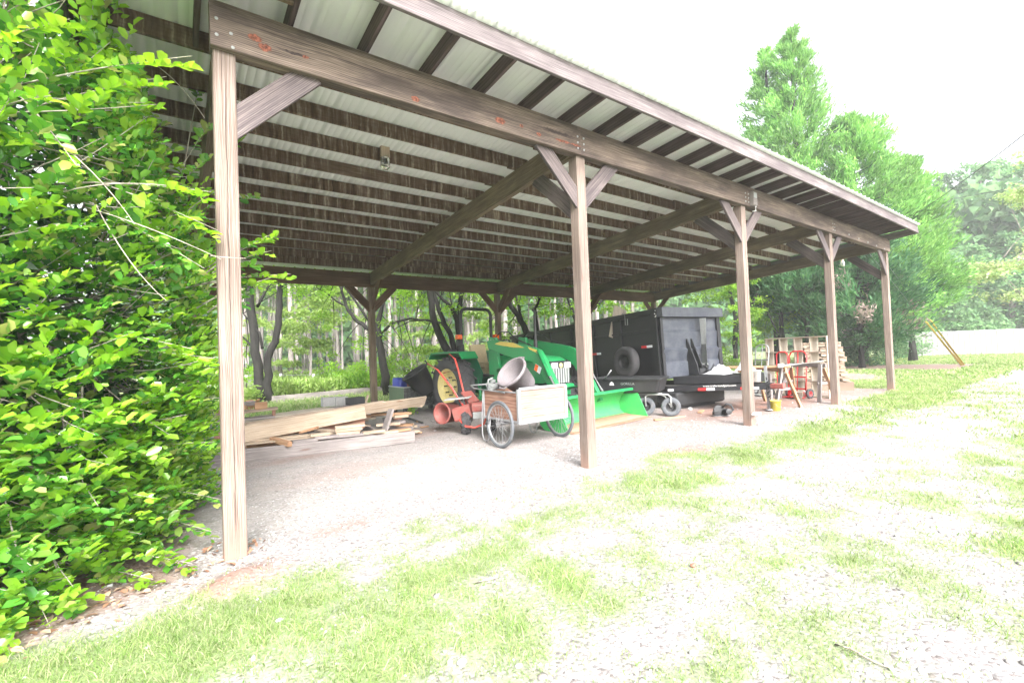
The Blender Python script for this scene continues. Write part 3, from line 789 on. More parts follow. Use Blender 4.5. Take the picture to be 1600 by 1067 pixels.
# pine plantation
def pine_src(h, r, seed):
    rs = np.random.RandomState(seed)
    t = thing('pine_tree', 'tall slender pine with a bare pale trunk in the plantation behind the shed', 'pine tree', (0, 0, 0), group='pines of the plantation behind the shed')
    mb = MB(); b = rs.normal(size=2)*.25
    mb.tube([(b[0]*k*.3*math.sin(k), b[1]*k*.2, h*k/6-.1) for k in range(7)], [r*(1-.12*k) for k in range(7)], 8)
    C = []
    for k in range(34):
        z = h*(.5+.5*rs.rand()); a = rs.rand()*6.28; l = 1.9*(1.1-(z/h-.5)*1.6)
        e = Vector((math.cos(a)*l, math.sin(a)*l, z+.4)); mb.tube([(0, 0, z), e*.6+Vector((0, 0, z*.4)), e], [.04, .03, .015], 5, cap=False); C.append(tuple(e)); C.append((e.x*.65, e.y*.65, z+.2))
    for k in range(8):
        z = h*(.12+.36*rs.rand()); a = rs.rand()*6.28; l = .5+rs.rand()*.9
        mb.tube([(0, 0, z), (math.cos(a)*l, math.sin(a)*l, z+.1)], [.025, .01], 5, cap=False)
    mb.build('trunk', M['barkpine'], t)
    P, D, N_, l, w = sprays(np.array(C), .45, 1500, .34, .12)
    leaf_obj('crown', P, D, N_, l, w, M['pineleaf'], t, simple=True)
    return t
def copy_tree(o, parent=None):
    c = o.copy(); COL.objects.link(c); c.parent = parent
    for ch in list(o.children): copy_tree(ch, c)
    return c
srcs = [pine_src(14.5, .15, 1), pine_src(15.5, .18, 2), pine_src(13.5, .12, 3)]
used = set()
rr = random.Random(5); cnt = 0
for row in range(9):
    for k in range(13):
        u = 372+k*50+rr.uniform(-20, 20)+row*7; dd = 27+row*4.4+rr.uniform(-1.6, 1.6)
        p = at_d(u, 560, dd); i = rr.randrange(3)
        o = srcs[i] if i not in used else copy_tree(srcs[i]); used.add(i)
        o.location = (p.x, p.y, 0); o.rotation_euler = (0, 0, rr.uniform(0, 6)); s_ = rr.uniform(.85, 1.0)*(1+.35*max(0, row-2)/6); o.scale = (s_, s_, s_); cnt += 1
# young understorey trees with flat layers of pale leaves
for k, (u, v, dd, lab) in enumerate(((482, 508, 23, 'pale young tree with flat leaf layers, in the gap right of the forked tree'), (470, 560, 27, 'low pale sapling under the pines beyond the garden bed'), (530, 470, 24, 'thin young tree with pale leaves high beside the second back post'),
        (640, 560, 26, 'leafy sapling behind the blue drum and the open bin'), (765, 520, 27, 'pale young tree framed by the roll bar of the tractor'), (350, 520, 22, 'leafy young tree seen through the gap beside the holly'), (1010, 470, 30, 'pale young tree over the front corner of the trailer'), (400, 460, 30, 'tall pale young tree behind the forked dark tree'))):
    c = at_d(u, v, dd); bs = (c.x, c.y, 0)
    bl = [((c.x+rr.uniform(-.8, .8), c.y+rr.uniform(-.8, .8), c.z+dz), (1.9-.25*abs(j), 1.6, .18)) for j, dz in enumerate((-.9, -.2, .5, 1.2, 2.0))]
    broad_tree('young_tree', lab, [[(bs, .06), ((c.x+.1, c.y, c.z*.6), .05), ((c.x, c.y, c.z+2.2), .02)]], bl, M['underleaf'], M['barkpine'], .17, .12, 2600, 60, 'young tree', twigs=26)
# far woods closing the view
n = 90000; yaw = R(-6)+RN.rand(n)*R(112); rd = 74+RN.rand(n)*20; zt = 13+8*fbm(yaw*16, yaw*0, 1, 41)
zz = RN.rand(n)**.8*zt
P = np.stack([np.sin(yaw)*rd, np.cos(yaw)*rd, zz], 1)
D = rnd_unit(n); N_ = rnd_unit(n)*.7-np.stack([np.sin(yaw), np.cos(yaw), yaw*0], 1)*.5+np.array([[0, 0, .4]])
o = leaf_obj('far_woods', P, D, N_, 1.0+.6*RN.rand(n), .6+RN.rand(n)*.4, M['farleaf'], simple=True); tag(o, kind='stuff')

# conifers behind the right-hand end of the shed
def conifer(label, u, vtop, d, rmax, npl, mat, zlow=1.2, seed=1, nb=120, L=.30, W=.06, pw=.75, brown=0, lean=0):
    rs = np.random.RandomState(seed)
    p = at_d(u, 533, d); top = at_d(u, vtop, d).z; b = Vector((p.x, p.y, 0))
    t = thing('conifer', label, 'conifer', b, group='conifers behind the shed')
    mb = MB(); r0 = .022*top
    mb.tube([(0, 0, -.1), (0, 0, top*.3), (lean*.5, 0, top*.6), (lean, 0, top)], [r0, r0*.8, r0*.5, .03], 9)
    PP, DD = [], []; BP, BD = [], []
    for k in range(npl):
        f = (k+.5)/npl; z = zlow+(top-zlow)*f**.92; a = rs.rand()*6.283
        l = rmax*max(.06, (1-f)**pw)*(.55+.6*rs.rand())*(1 if f > .12 else .8+f*2)
        rise = (.15+.9*f)*l*.6
        e = np.array([math.cos(a)*l+lean*f, math.sin(a)*l, z+rise]); s0 = np.array([lean*f, 0, z])
        m_ = (s0+e)/2-np.array([0, 0, .12*l])
        if k % 2 == 0: mb.tube([tuple(s0), tuple(m_), tuple(e)], [.05*(1-f)+.012, .03*(1-f)+.01, .006], 5, cap=False)
        nn = int(nb*(.5+l/rmax)); tt = .25+.75*rs.rand(nn)**.7
        q = s0[None]*((1-tt)**2)[:, None]+m_[None]*(2*tt*(1-tt))[:, None]+e[None]*(tt**2)[:, None]
        q = q+rs.normal(size=(nn, 3))*(.07+.075*l*tt)[:, None]*np.array([[.8, .8, .9]])
        dr = (e-s0)/max(.1, np.linalg.norm(e-s0)); dd = dr[None]*.8+rs.normal(size=(nn, 3))*.45+np.array([[0, 0, .55]])
        if brown and rs.rand() < brown and f < .45: BP.append(q); BD.append(dd)
        else: PP.append(q); DD.append(dd)
    mb.build('trunk', M['bark'], t)
    P = np.concatenate(PP); D = np.concatenate(DD); n = len(P)
    V, q, tr = leaf_arrays(P, D, rs.normal(size=(n, 3)), L*(.6+rs.rand(n)*.8), W*(.7+rs.rand(n)*.6), simple=True, fold=.1, droop=.1)
    fast_mesh('crown', V, q, tr, mat, t)
    if BP:
        P = np.concatenate(BP); D = np.concatenate(BD); n = len(P)
        V, q, tr = leaf_arrays(P, D, rs.normal(size=(n, 3)), L*(.6+rs.rand(n)*.8), W*(.7+rs.rand(n)*.6), simple=True)
        fast_mesh('dead_branches', V, q, tr, M['brownleaf'], t)
    return t
conifer('tallest conifer, rising to a point above the far half of the shed roof', 1260, 45, 26, 3.6, 300, M['cedar'], 2.0, 1, pw=.62)
conifer('slim conifer with a second point just left of the tallest one', 1218, 75, 27.5, 2.7, 190, M['cedar'], 4, 2, pw=.6)
conifer('broad conifer right of the tallest one, behind the roof end', 1348, 188, 25, 3.7, 340, M['cedar'], 1.5, 3, brown=0, pw=.5)
conifer('rounded bright conifer right of the roof corner, leaning out over the lawn', 1425, 250, 26, 2.7, 300, M['cedar'], 3.0, 4, brown=0, pw=.55)
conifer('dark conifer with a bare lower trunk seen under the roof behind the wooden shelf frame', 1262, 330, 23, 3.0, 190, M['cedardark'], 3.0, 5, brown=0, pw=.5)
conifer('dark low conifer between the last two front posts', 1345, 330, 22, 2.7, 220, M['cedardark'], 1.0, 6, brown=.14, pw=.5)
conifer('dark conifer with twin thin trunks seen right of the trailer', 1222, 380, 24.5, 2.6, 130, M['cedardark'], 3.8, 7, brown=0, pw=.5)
# dead brown drooping foliage hangs near the eave at the back
def bush(name, label, cat, c, r, n, mat, L=.12, W=.08, ncl=30, seed=1, group=None):
    t = thing(name, label, cat, (c[0], c[1], 0), group=group)
    C = np.array(c)+rnd_unit(ncl)*(RN.rand(ncl, 1)**.4)*np.array(r)
    C[:, 2] = np.abs(C[:, 2])
    mb = MB()
    for k in range(0, ncl, 2): mb.tube([(c[0]+RN.normal()*.05, c[1]+RN.normal()*.05, 0), (np.array(c)*.5+C[k]*.5)*np.array([1, 1, .7]), tuple(C[k])], [.02, .014, .006], 5, cap=False)
    mb.build('stem', M['bark'], t, world=True)
    P, D, N_, l, w = sprays(C, min(r)*.28, n, L, W, flat=.8); P[:, 2] = np.maximum(P[:, 2], .03)
    leaf_obj('leaves', P, D, N_, l, w, mat, t, simple=True)
    return t
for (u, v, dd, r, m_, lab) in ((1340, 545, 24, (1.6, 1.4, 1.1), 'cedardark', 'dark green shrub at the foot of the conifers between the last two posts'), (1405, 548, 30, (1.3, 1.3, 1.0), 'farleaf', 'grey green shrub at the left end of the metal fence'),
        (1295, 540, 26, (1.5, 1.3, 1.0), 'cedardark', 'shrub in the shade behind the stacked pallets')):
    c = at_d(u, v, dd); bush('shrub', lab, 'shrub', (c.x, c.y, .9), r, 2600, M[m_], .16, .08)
# far broadleaf trees on the right, behind the fence
far = [(1395, 300, 58, 5.5), (1470, 285, 62, 6), (1530, 262, 60, 6.5), (1600, 245, 57, 7), (1680, 230, 60, 7.5), (1500, 400, 50, 4), (1575, 380, 51, 4.5), (1650, 370, 50, 5), (1440, 420, 49, 3.6), (1770, 250, 55, 7)]
labs = ['hazy broadleaf tree behind the conifers', 'hazy tall tree just right of the conifers', 'highest hazy tree behind the metal fence', 'broad hazy tree at the right edge of the photo', 'hazy tree standing past the right edge', 'lower blue green tree behind the middle of the fence',
        'lower tree behind the fence under the pale branches', 'lower hazy tree past the right end of the fence in view', 'low tree behind the left end of the fence', 'hazy tree farthest right past the frame']
for (u, vt, dd, r), lab in zip(far, labs):
    top = at_d(u, vt-16, dd); b = (top.x, top.y, 0); h = top.z
    bl = []
    for k in range(9):
        f = k/8; z = h*(.18+.74*f); rr_ = r*(.55+.45*math.sin(math.pi*(.15+.75*f)))*.55
        a = RN.rand()*6.28; q = r*.42*(1-f*.7)
        bl.append(((b[0]+math.cos(a)*q, b[1]+math.sin(a)*q, z), (rr_, rr_, rr_*.6)))
    broad_tree('broadleaf_tree', lab, [[(b, .35), ((b[0], b[1], h*.5), .25), ((b[0], b[1], h*.9), .08)]], bl, M['farleaf'], M['barkgrey'], .42, .26, 15000, 230, twigs=20, group='hazy trees behind the fence')
# pale-leaved tree reaching in at the right edge
bb = at_d(1790, 533, 17)
def hang(pts): return S(*pts)
broad_tree('broadleaf_tree', 'pale leaved branches reaching into the right edge of the photo', [[((bb.x, bb.y, 0), .2), ((bb.x, bb.y, 3.5), .17), (at_d(1730, 260, 17), .12), (at_d(1720, 150, 17), .08)],
     S((1780, 430, 17, .1), (1700, 400, 17, .07), (1620, 400, 17, .04), (1560, 415, 17, .015)), S((1760, 300, 17, .09), (1680, 270, 17, .06), (1600, 280, 17, .03)), S((1770, 350, 17, .07), (1690, 470, 17, .05), (1600, 470, 17, .02))],
     [(V3(1580, 412, 17), (1.1, 1.1, .22)), (V3(1540, 430, 17), (.55, .5, .16)), (V3(1590, 460, 17), (.9, .9, .2)), (V3(1620, 300, 17), (.9, 1, .35)), (V3(1640, 235, 17), (1.0, 1, .4)), (V3(1680, 380, 17), (1.4, 1.3, .5)), (V3(1620, 350, 16.6), (.6, .6, .2))], M['dogleaf'], M['barkgrey'], .13, .085, 4200, 120, twigs=90, base=(bb.x, bb.y, 0))

# ------------------------------------------------------------------ the holly
def holly():
    t = thing('holly_shrub', 'large glossy holly shrub filling the left edge, pressed against the nearest post', 'shrub', (-1.9, 1.4, 0))
    C = np.array([-1.95, 1.4, 1.75]); RAD = np.array([2.1, 1.98, 3.8])
    mb = MB(); trunk = []
    for k in range(7):
        a = k*.9; b = Vector((-1.9+.25*math.cos(a), 1.4+.25*math.sin(a), 0)); e = Vector((-1.9+1.0*math.cos(a), 1.4+1.0*math.sin(a), 2.0+.3*k))
        pts = bez(b, (b+e)/2+Vector((0, 0, .6)), e, 8); mb.tube(pts, [.05-.004*i for i in range(8)], 7); trunk += pts[2:]
    SP, SD, SU = [], [], []   # spray base, direction, tone
    n = 6200
    d = rnd_unit(n*3); d = d[(d[:, 2] > -.62) & (d[:, 2] < .86)][:n]
    for k in range(len(d)):
        dd = d[k]; bump = .80+.32*float(fbm(dd[0]*2+dd[2]*1.3, dd[1]*2-dd[2], 1.7, 55))
        if dd[1] > .35 and RN.rand() < .6: continue
        depth = 1-.38*RN.rand()**1.7
        if dd[2] < 0:
            hh = math.hypot(dd[0], dd[1])+1e-6; kk = (1-.22*(dd[2]/.62)**2)/hh
            dd = np.array([dd[0]*kk, dd[1]*kk, dd[2]*.75])
        pos = C+dd*RAD*bump*depth
        if pos[2] < .07: pos[2] = .07+RN.rand()*.25
        lim = -.10 if pos[2] > .9 else -.14
        over = 0.0
        if pos[2] > 2.9: lim = -.28-.30*(pos[2]-2.9)-.15*RN.rand()
        if pos[0] > lim: pos[0] = lim-RN.rand()*.15
        out = dd*np.array([1, 1, .7]); out = out+RN.normal(size=3)*.35+np.array([.18, -.1, .42])
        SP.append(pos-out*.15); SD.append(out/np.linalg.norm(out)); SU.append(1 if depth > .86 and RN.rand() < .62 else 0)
    for k in range(1500):
        a = R(RN.uniform(-175, 25)); f = RN.uniform(.80, 1.02)*(.95+.12*math.sin(a*5)); dd = np.array([math.cos(a), math.sin(a), 0])
        pos = np.array([C[0]+dd[0]*1.86*f, C[1]+dd[1]*1.94*f, RN.rand()**1.3*1.1+.04])
        if pos[0] > -.12: pos[0] = -.12-RN.rand()*.2
        out = dd+RN.normal(size=3)*.35+np.array([0, -.05, .25]); SP.append(pos-out*.12); SD.append(out/np.linalg.norm(out)); SU.append(1 if RN.rand() < .45 else 0)
    # sprays that stand out: beside and past the post
    extra = [((350, 458), (424, 434), 3.6, 1), ((352, 405), (432, 362), 3.62, 1), ((366, 408), (424, 392), 3.65, 1), ((350, 440), (410, 448), 3.6, 1), ((352, 425), (402, 410), 3.6, 0), ((350, 470), (395, 455), 3.65, 0), ((360, 395), (418, 372), 3.7, 1), ((350, 452), (385, 475), 3.6, 0), ((362, 316), (404, 305), 4.6, 0), ((362, 236), (378, 212), 4.6, 0), ((350, 436), (454, 428), 3.7, 1), ((290, 250), (330, 190), 4.0, 0), ((280, 290), (330, 240), 3.9, 0), ((300, 190), (325, 60), 4.3, 0),
             ((120, 112), (300, 88), 2.9, 1), ((110, 150), (260, 120), 3.0, 1), ((180, 285), (330, 300), 3.1, 1), ((200, 300), (340, 360), 3.2, 1), ((150, 320), (320, 420), 3.2, 0), ((60, 180), (120, 260), 2.8, 1), ((20, 160), (80, 150), 2.7, 1), ((0, 60), (110, 30), 2.8, 1), ((60, 530), (140, 500), 3.0, 1), ((180, 520), (300, 545), 3.2, 1), ((200, 545), (335, 560), 3.3, 1),
             ((0, 640), (130, 620), 2.9, 1), ((40, 690), (150, 690), 2.9, 1), ((200, 700), (335, 690), 3.5, 1), ((180, 860), (300, 880), 3.05, 1), ((120, 880), (240, 905), 2.9, 1), ((0, 960), (110, 900), 2.65, 1), ((0, 905), (60, 935), 2.7, 1), ((220, 800), (330, 830), 3.4, 0), ((240, 760), (345, 780), 3.6, 0)]
    xs = []
    for (a, b, dd, tone) in extra:
        p0 = np.array(at_d(a[0], a[1], dd+.12)); p1 = np.array(at_d(b[0], b[1], dd))
        p0[2] = max(p0[2], .05); p1[2] = max(p1[2], .05); xs.append((p0, p1, tone))
    P, D, N_, Lf, T = [], [], [], [], []
    def spray(p0, dr, length, tone, nl):
        dr = np.array(dr); dr = dr/np.linalg.norm(dr)
        side = np.cross(dr, [0, 0, 1.]); side = side/(np.linalg.norm(side)+1e-6); up = np.cross(side, dr)
        for j in range(nl):
            f = (j+.5)/nl; s_ = 1 if j % 2 else -1
            base = p0+dr*length*f+np.array([0, 0, -.04*f*f*length*3])
            ang = 1.1-.65*f
            ld = dr*math.cos(ang)+side*s_*math.sin(ang)+up*(.35+.3*RN.normal())+RN.normal(size=3)*.16
            P.append(base); D.append(ld); N_.append(up*.9+RN.normal(size=3)*.38+np.array([0, -.1, .35])); Lf.append((.062 if f < .9 else .052)*(.55+.8*RN.rand())); T.append(1 if (tone and f > .35) else 0)
    for p0, dr, tn in zip(SP, SD, SU):
        ln = .22+.2*RN.rand(); spray(p0, dr, ln, tn, int(9+5*RN.rand()))
        if RN.rand() < .16:
            e = Vector(p0+dr*ln); c = Vector((p0[0], p0[1], p0[2])); s0 = min(random.sample(trunk, 6), key=lambda q: (q-c).length)
            s1 = c.lerp(s0, min(1, .8/(c-s0).length)); mb.tube(bez(s1, (s1+c)/2+Vector((0, 0, -.06)), e, 6), [.007, .006, .005, .004, .003, .002], 5, cap=False)
    for p0, p1, tn in xs:
        v = p1-p0; l = np.linalg.norm(v); spray(p0+v*.25, v, l*.75, tn, max(10, int(l*38)))
        q0 = Vector(p0)-Vector(v)*.6+Vector((0, 0, -.05)); mb.tube(bez(q0, Vector(p0)+Vector((0, 0, .02)), p1, 8), [.007, .0065, .006, .005, .004, .003, .0025, .002], 6, cap=False)
    # long bare pale shoots on the face of the shrub
    for a, b, c_, dd in (((120, 320), (230, 350), (345, 405), 3.05), ((100, 300), (170, 280), (260, 290), 2.9), ((330, 400), (345, 402), (384, 404), 3.2), ((60, 200), (150, 260), (210, 350), 2.9), ((240, 100), (280, 125), (320, 185), 3.8), ((150, 320), (200, 420), (260, 470), 3.1)):
        mb.tube(bez(at_d(*a, dd), at_d(*b, dd-.08), at_d(*c_, dd), 9), [.0045-.0003*i for i in range(9)], 6, cap=False)
    P = np.array(P); D = np.array(D); N_ = np.array(N_); Lf = np.array(Lf); T = np.array(T)
    P[:, 2] = np.maximum(P[:, 2], .02)
    mb.build('branches', M['twig'], t, world=True)
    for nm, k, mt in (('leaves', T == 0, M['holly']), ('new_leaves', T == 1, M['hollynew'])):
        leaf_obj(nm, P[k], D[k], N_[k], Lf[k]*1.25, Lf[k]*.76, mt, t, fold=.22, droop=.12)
    # inner leaves, their near-black green painting the shade deep in the shrub
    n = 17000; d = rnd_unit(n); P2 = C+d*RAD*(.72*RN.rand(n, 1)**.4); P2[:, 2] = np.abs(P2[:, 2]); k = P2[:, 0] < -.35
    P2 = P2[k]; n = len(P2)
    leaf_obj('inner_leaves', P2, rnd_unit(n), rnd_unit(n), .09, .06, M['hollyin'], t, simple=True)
holly()

# ------------------------------------------------------------------ garden behind the shed
def garden_bed(label, p, w, d, rz, leaf, h, n):
    t = thing('garden_bed', label, 'garden bed', p, rz)
    mb = MB()
    for s_ in (-1, 1): mb.bar((-w/2, s_*d/2, .12), (w/2, s_*d/2, .12), .05, .24); mb.bar((s_*(w/2+.027), -d/2, .12), (s_*(w/2+.027), d/2, .12), .05, .24)
    mb.build('border', M['newgrey'], t)
    x = RN.uniform(-w/2, w/2, n); y = RN.uniform(-d/2, d/2, n); z = .15+RN.rand(n)*h*(.6+.6*fbm(x, y, 1.5, 8))
    P = np.stack([x, y, z], 1); D = rnd_unit(n)*.7+np.array([[0, 0, .8]])
    V, q, tr = leaf_arrays(P, D, RN.normal(size=(n, 3)), .16+RN.rand(n)*.1, .05, simple=True)
    fast_mesh('plants', V, q, tr, leaf, t)
p = at_z(475, 622); garden_bed('raised garden bed edged with grey boards between the forked tree and the back post', (p.x, p.y, 0), 2.6, 1.8, .15, M['underleaf'], .55, 3600)
p = at_z(560, 616); garden_bed('overgrown garden bed left of the second back post', (p.x+.2, p.y+.9, 0), 2.4, 2.0, .15, M['mapleleaf'], .65, 3800)
p = at_z(405, 650); t = thing('flower_pot', 'terracotta pot standing by the foot of the forked tree', 'flower pot', (p.x, p.y+1.5, 0))
mb = MB().lathe([(0, .02), (.14, 0), (.2, .28), (.22, .28), (.22, .33), (.19, .33), (.17, .27), (0, .26)], n=20); mb.build('pot', M['terracotta'], t)
n = 240; leaf_obj('leaves', np.array([p.x, p.y+1.5, .42])+RN.normal(size=(n, 3))*.12, rnd_unit(n), rnd_unit(n), .12, .06, M['underleaf'], t, simple=True)
# wire fence with steel posts and pale insulator caps
t = thing('wire_fence', 'thin wire fence on steel posts with white caps behind the shed', 'fence', (5, 20, 0))
fp = []
for (u, v, dd) in ((385, 588, 19), (439, 586, 19.5), (490, 587, 17.5), (515, 585, 20.5), (560, 584, 21), (607, 583, 22), (635, 582, 22.5), (700, 580, 24), (770, 576, 25.5), (860, 572, 28)):
    p = at_d(u, v, dd); fp.append(p)
    MB().tube([(p.x, p.y, -.1), (p.x, p.y, p.z)], .018, 6).build('post', M['bark'], t, world=True)
    MB().lathe([(0, .07), (.05, .06), (.055, -.06), (.03, -.07), (0, -.07)], Matrix.Translation(p), 8).build('post_cap', M['white'], t, world=True)
wires = [p for i, p in enumerate(fp) if i != 2]
for hz in (.0, .25, .5):
    mb = MB(); mb.tube([(p.x, p.y, p.z-hz*p.z) for p in wires], .007, 4); mb.build('wire', M['steel'], t, world=True)

# ------------------------------------------------------------------ metal fence on the right
def metal_fence():
    a = at_z(1419, 557); b = at_z(1700, 548.5); a.z = b.z = 0
    L = (b-a).length; d = (b-a).normalized(); t = thing('metal_fence', 'long white ribbed sheet metal fence across the far end of the lawn', 'fence', a)
    nrm = Vector((-d.y, d.x, 0)); mb = MB(); H = 1.62; pr = []
    x = 0
    while x < L:
        for dx, dy in ((0, 0), (.22, 0), (.25, .02), (.29, .02), (.32, 0)): pr.append((x+dx, dy))
        x += .32
    for i in range(len(pr)-1):
        if abs(pr[i][0]-pr[i+1][0]) < 1e-4: continue
        p, q = a+d*pr[i][0]-nrm*pr[i][1], a+d*pr[i+1][0]-nrm*pr[i+1][1]
        mb.quad(p, q, q+Vector((0, 0, H)), p+Vector((0, 0, H)))
    mb.build('sheeting', M['fsheet'], t, world=True)
    MB().bar(a+Vector((0, 0, H+.02)), b+Vector((0, 0, H+.02)), .08, .05).build('top_rail', M['steel'], t, world=True)
    MB().bar(a+Vector((0, 0, H/2))+nrm*.08, b+Vector((0, 0, H/2))+nrm*.08, .05, .1).build('back_rail', M['steel'], t, world=True)
    k = 0
    while k < L:
        MB().box(a+d*k+nrm*.19+Vector((0, 0, H/2)), (.1, .1, H)).build('post', M['steel'], t, world=True); k += 3
metal_fence()
# ------------------------------------------------------------------ overhead lines and guy guards
def cable(label, a, b, r, sag=.3):
    m_ = (Vector(a)+Vector(b))/2-Vector((0, 0, sag)); mb = MB(); mb.tube(bez(a, m_, b, 14), r, 6); solo(mb, 'power_line', label, 'power line', M['cable'])
cable('thick dark power cable slanting up over the conifers to the right edge', at_d(1425, 338, 24), at_d(1700, 130, 9), .013, .25)
cable('thin pale upper wire crossing in front of the hazy trees', at_d(1440, 318, 40), at_d(1700, 268, 30), .02, .3)
cable('thin lower wire crossing in front of the hazy trees above the fence', at_d(1440, 440, 34), at_d(1700, 462, 26), .017, .2)
for (a, b, lab) in (((1447, 503), (1503, 571), 'left one of the two leaning yellow guy wire guards on the lawn'), ((1453, 500), (1506, 570), 'right one of the two leaning yellow guy wire guards on the lawn')):
    q = at_z(*b); p = at_d(a[0], a[1], (q-CAM).dot(_F)-.4); t = thing('guy_wire', lab, 'guy wire', q)
    MB().tube([q, p], .045, 10).build('guard', M['guard'], t, world=True)
    MB().tube([q-Vector((0, 0, .1)), q+(p-q)*3.2], .008, 5).build('wire', M['steel'], t, world=True)
# utility pole the guys and cables run to, hidden among the conifers
#==SHED==
XS = [0, 3.66, 7.518, 11.28, 15.073]; DP = 7.43; PW = .145
def bump_x(x, y=0): return .045*math.sin(math.pi*min(1, max(0, (x+.5)/15.7)))**1.0*max(0, 1-y/DP)
def HT(y, x=None): return 4.058-.073*y+(bump_x(x, max(y, 0)) if x is not None else 0)
shed = thing('open_shed', 'long open pole shed of weathered timber with a white ribbed metal roof', 'shed', (0, 0, 0))
# posts
for x in XS:
    h = 3.694+bump_x(x)
    MB().bar((x, 0, -.1), (x, 0, h), PW, PW, up=(0, 1, 0), ch=.008).build('post', M['post'], shed)
for x in XS:
    MB().bar((x, DP, -.1), (x, DP, 3.152), PW, PW, up=(0, 1, 0), ch=.008).build('post', M['rafter'], shed)
# front and back beams, one length per bay
jx = [-.09, 3.62, 7.56, 11.32, 15.15]
for i in range(4):
    a, b = jx[i]+.002, jx[i+1]-.002; n = 4
    bm = MB()
    za, zb = 3.694+bump_x(a), 3.694+bump_x(b)
    bm.bar((a, -.10, (za+3.99+bump_x(a))/2), (b, -.10, (zb+3.99+bump_x(b))/2), .04, .296)
    bm.bar((a, -.035, za+.184), (b, -.035, zb+.184), .09, .362)
    beam = bm.build('beam', M['fbeam'], shed)
    if i > 0:
        for dx in ((-.05, .05) if i < 4 else (.05,)):
            for zz in (3.76, 3.83, 3.90):
                MB().lathe([(0, .008), (.010, .008), (.014, 0)], Matrix.Translation((a+dx, -.121, zz+bump_x(a)))@Matrix.Rotation(R(90), 4, 'X'), 8).build('bolt', M['steel'], beam, world=False)
    if i == 3:
        for k in range(5): MB().lathe([(0, .008), (.016, .008), (.02, 0)], Matrix.Translation((12.2+k*.62, -.121, 3.80-.02*k))@Matrix.Rotation(R(90), 4, 'X'), 8).build('bolt', M['steel'], beam)
    if i == 0:
        for dx, zz in ((.04, 3.90), (.04, 3.78), (.13, 3.82), (.14, 3.72)): MB().lathe([(0, .006), (.009, .006), (.013, 0)], Matrix.Translation((a+dx, -.121, zz))@Matrix.Rotation(R(90), 4, 'X'), 8).build('bolt', M['steel'], beam)
    MB().bar((a, DP-.03, 3.152+.182), (b, DP-.03, 3.152+.182), .10, .364).build('beam', M['backbeam'], shed)
# rafters under every column
for x in XS:
    z0, z1 = HT(0, x)-.16, HT(DP, x)-.16
    MB().bar((x, .012, z0), (x, DP-.09, z1), .09, .30).build('rafter', M['rafter'], shed)
# knee braces
def brace(p, q, mat='brace', w=.038, h=.185, up=None):
    MB().bar(p, q, w, h, up=up or (0, 0, 1), ch=.003).build('brace', M[mat], shed)
for i, x in enumerate(XS):
    zb = 3.694+bump_x(x)
    if i < 4: brace((x+.01, -.04, zb-.56), (x+.62, -.04, zb+.05))
    if i > 0: brace((x-.01, -.04, zb-.56), (x-.62, -.04, zb+.05))
    brace((x, .03, zb-.66), (x, .78, zb+.02), h=.2)
    zb = 3.152
    if i < 4: brace((x+.01, DP-.04, zb-.56), (x+.60, DP-.04, zb+.04), 'backbeam')
    if i > 0: brace((x-.01, DP-.04, zb-.56), (x-.60, DP-.04, zb+.04), 'backbeam')
    brace((x, DP-.03, zb-.5), (x, DP-.70, zb+.17), 'backbeam', h=.17)
# joists, lapped over each rafter
RX0, RX1 = -.92, 15.19
cols = [RX0]+XS[1:4]+[RX1]
for k in range(1, 13):
    y = .59*k
    for i in range(4):
        a = cols[i]-(.16 if i else 0); b = cols[i+1]+(.16 if i < 3 else 0); yy = y+(.021 if i % 2 else -.021)
        n = 3; j = MB()
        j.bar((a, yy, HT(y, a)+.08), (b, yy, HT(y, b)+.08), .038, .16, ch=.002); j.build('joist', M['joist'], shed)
for k in range(-2, 25):
    x = .46+.61*k
    if x > 15.1: break
    MB().bar((x, .56, HT(.56, x)+.083), (x, -.66, HT(-.66, x)+.083), .038, .158, ch=.002).build('outrigger', M['outrig'], shed)
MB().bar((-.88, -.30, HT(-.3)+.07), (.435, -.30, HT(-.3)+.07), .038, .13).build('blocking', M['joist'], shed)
# fascia in four boards and the gable boards
fx = [RX0, 4.7, 9.6, RX1]
for i in range(3):
    MB().bar((fx[i]+.001, -.68, 4.175+bump_x(fx[i])), (fx[i+1]-.001, -.68, 4.175+bump_x(fx[i+1])), .038, .19).build('fascia', M['fascia'], shed)
for x in (RX0-.02, RX1+.02): MB().bar((x, -.70, HT(-.7)+.04), (x, DP+.5, HT(DP+.5)+.05), .038, .18).build('gable_board', M['fascia'], shed)
MB().bar((RX0, DP+.5, HT(DP+.5)+.07), (RX1, DP+.5, HT(DP+.5)+.07), .038, .139).build('fascia', M['fascia'], shed)
# ribbed roof sheeting
px = []; x = RX0-.06
while x < RX1+.06:
    for dx, dz in ((0, 0), (.016, .020), (.036, .020), (.052, 0), (.095, 0), (.101, .004), (.107, 0), (.165, 0), (.171, .004), (.177, 0)):
        px.append((x+dx, dz))
    x += .2286
px = [p for p in px if p[0] < RX1+.06]
ysr = [-.76, -.6, 0, 1.5, 3, 4.5, 6, DP, DP+.58]
V = np.array([[(x_, y_, HT(y_, x_)+.164+dz) for (x_, dz) in px] for y_ in ysr]); nx_ = len(px)
ii = (np.arange(len(ysr)-1)[:, None]*nx_+np.arange(nx_-1)[None, :]).reshape(-1)
ro = fast_mesh('roof_sheeting', V.reshape(-1, 3), np.stack([ii, ii+1, ii+nx_+1, ii+nx_], 1), None, M['sheet'], shed)
sm_ = ro.modifiers.new('t', 'SOLIDIFY'); sm_.thickness = .001; sm_.offset = 1
# conduit under the rafter by the first post
MB().tube([(.08, .16, 3.88), (.55, .16, 3.885)], .012, 8).build('conduit', M['greysteel'], shed)
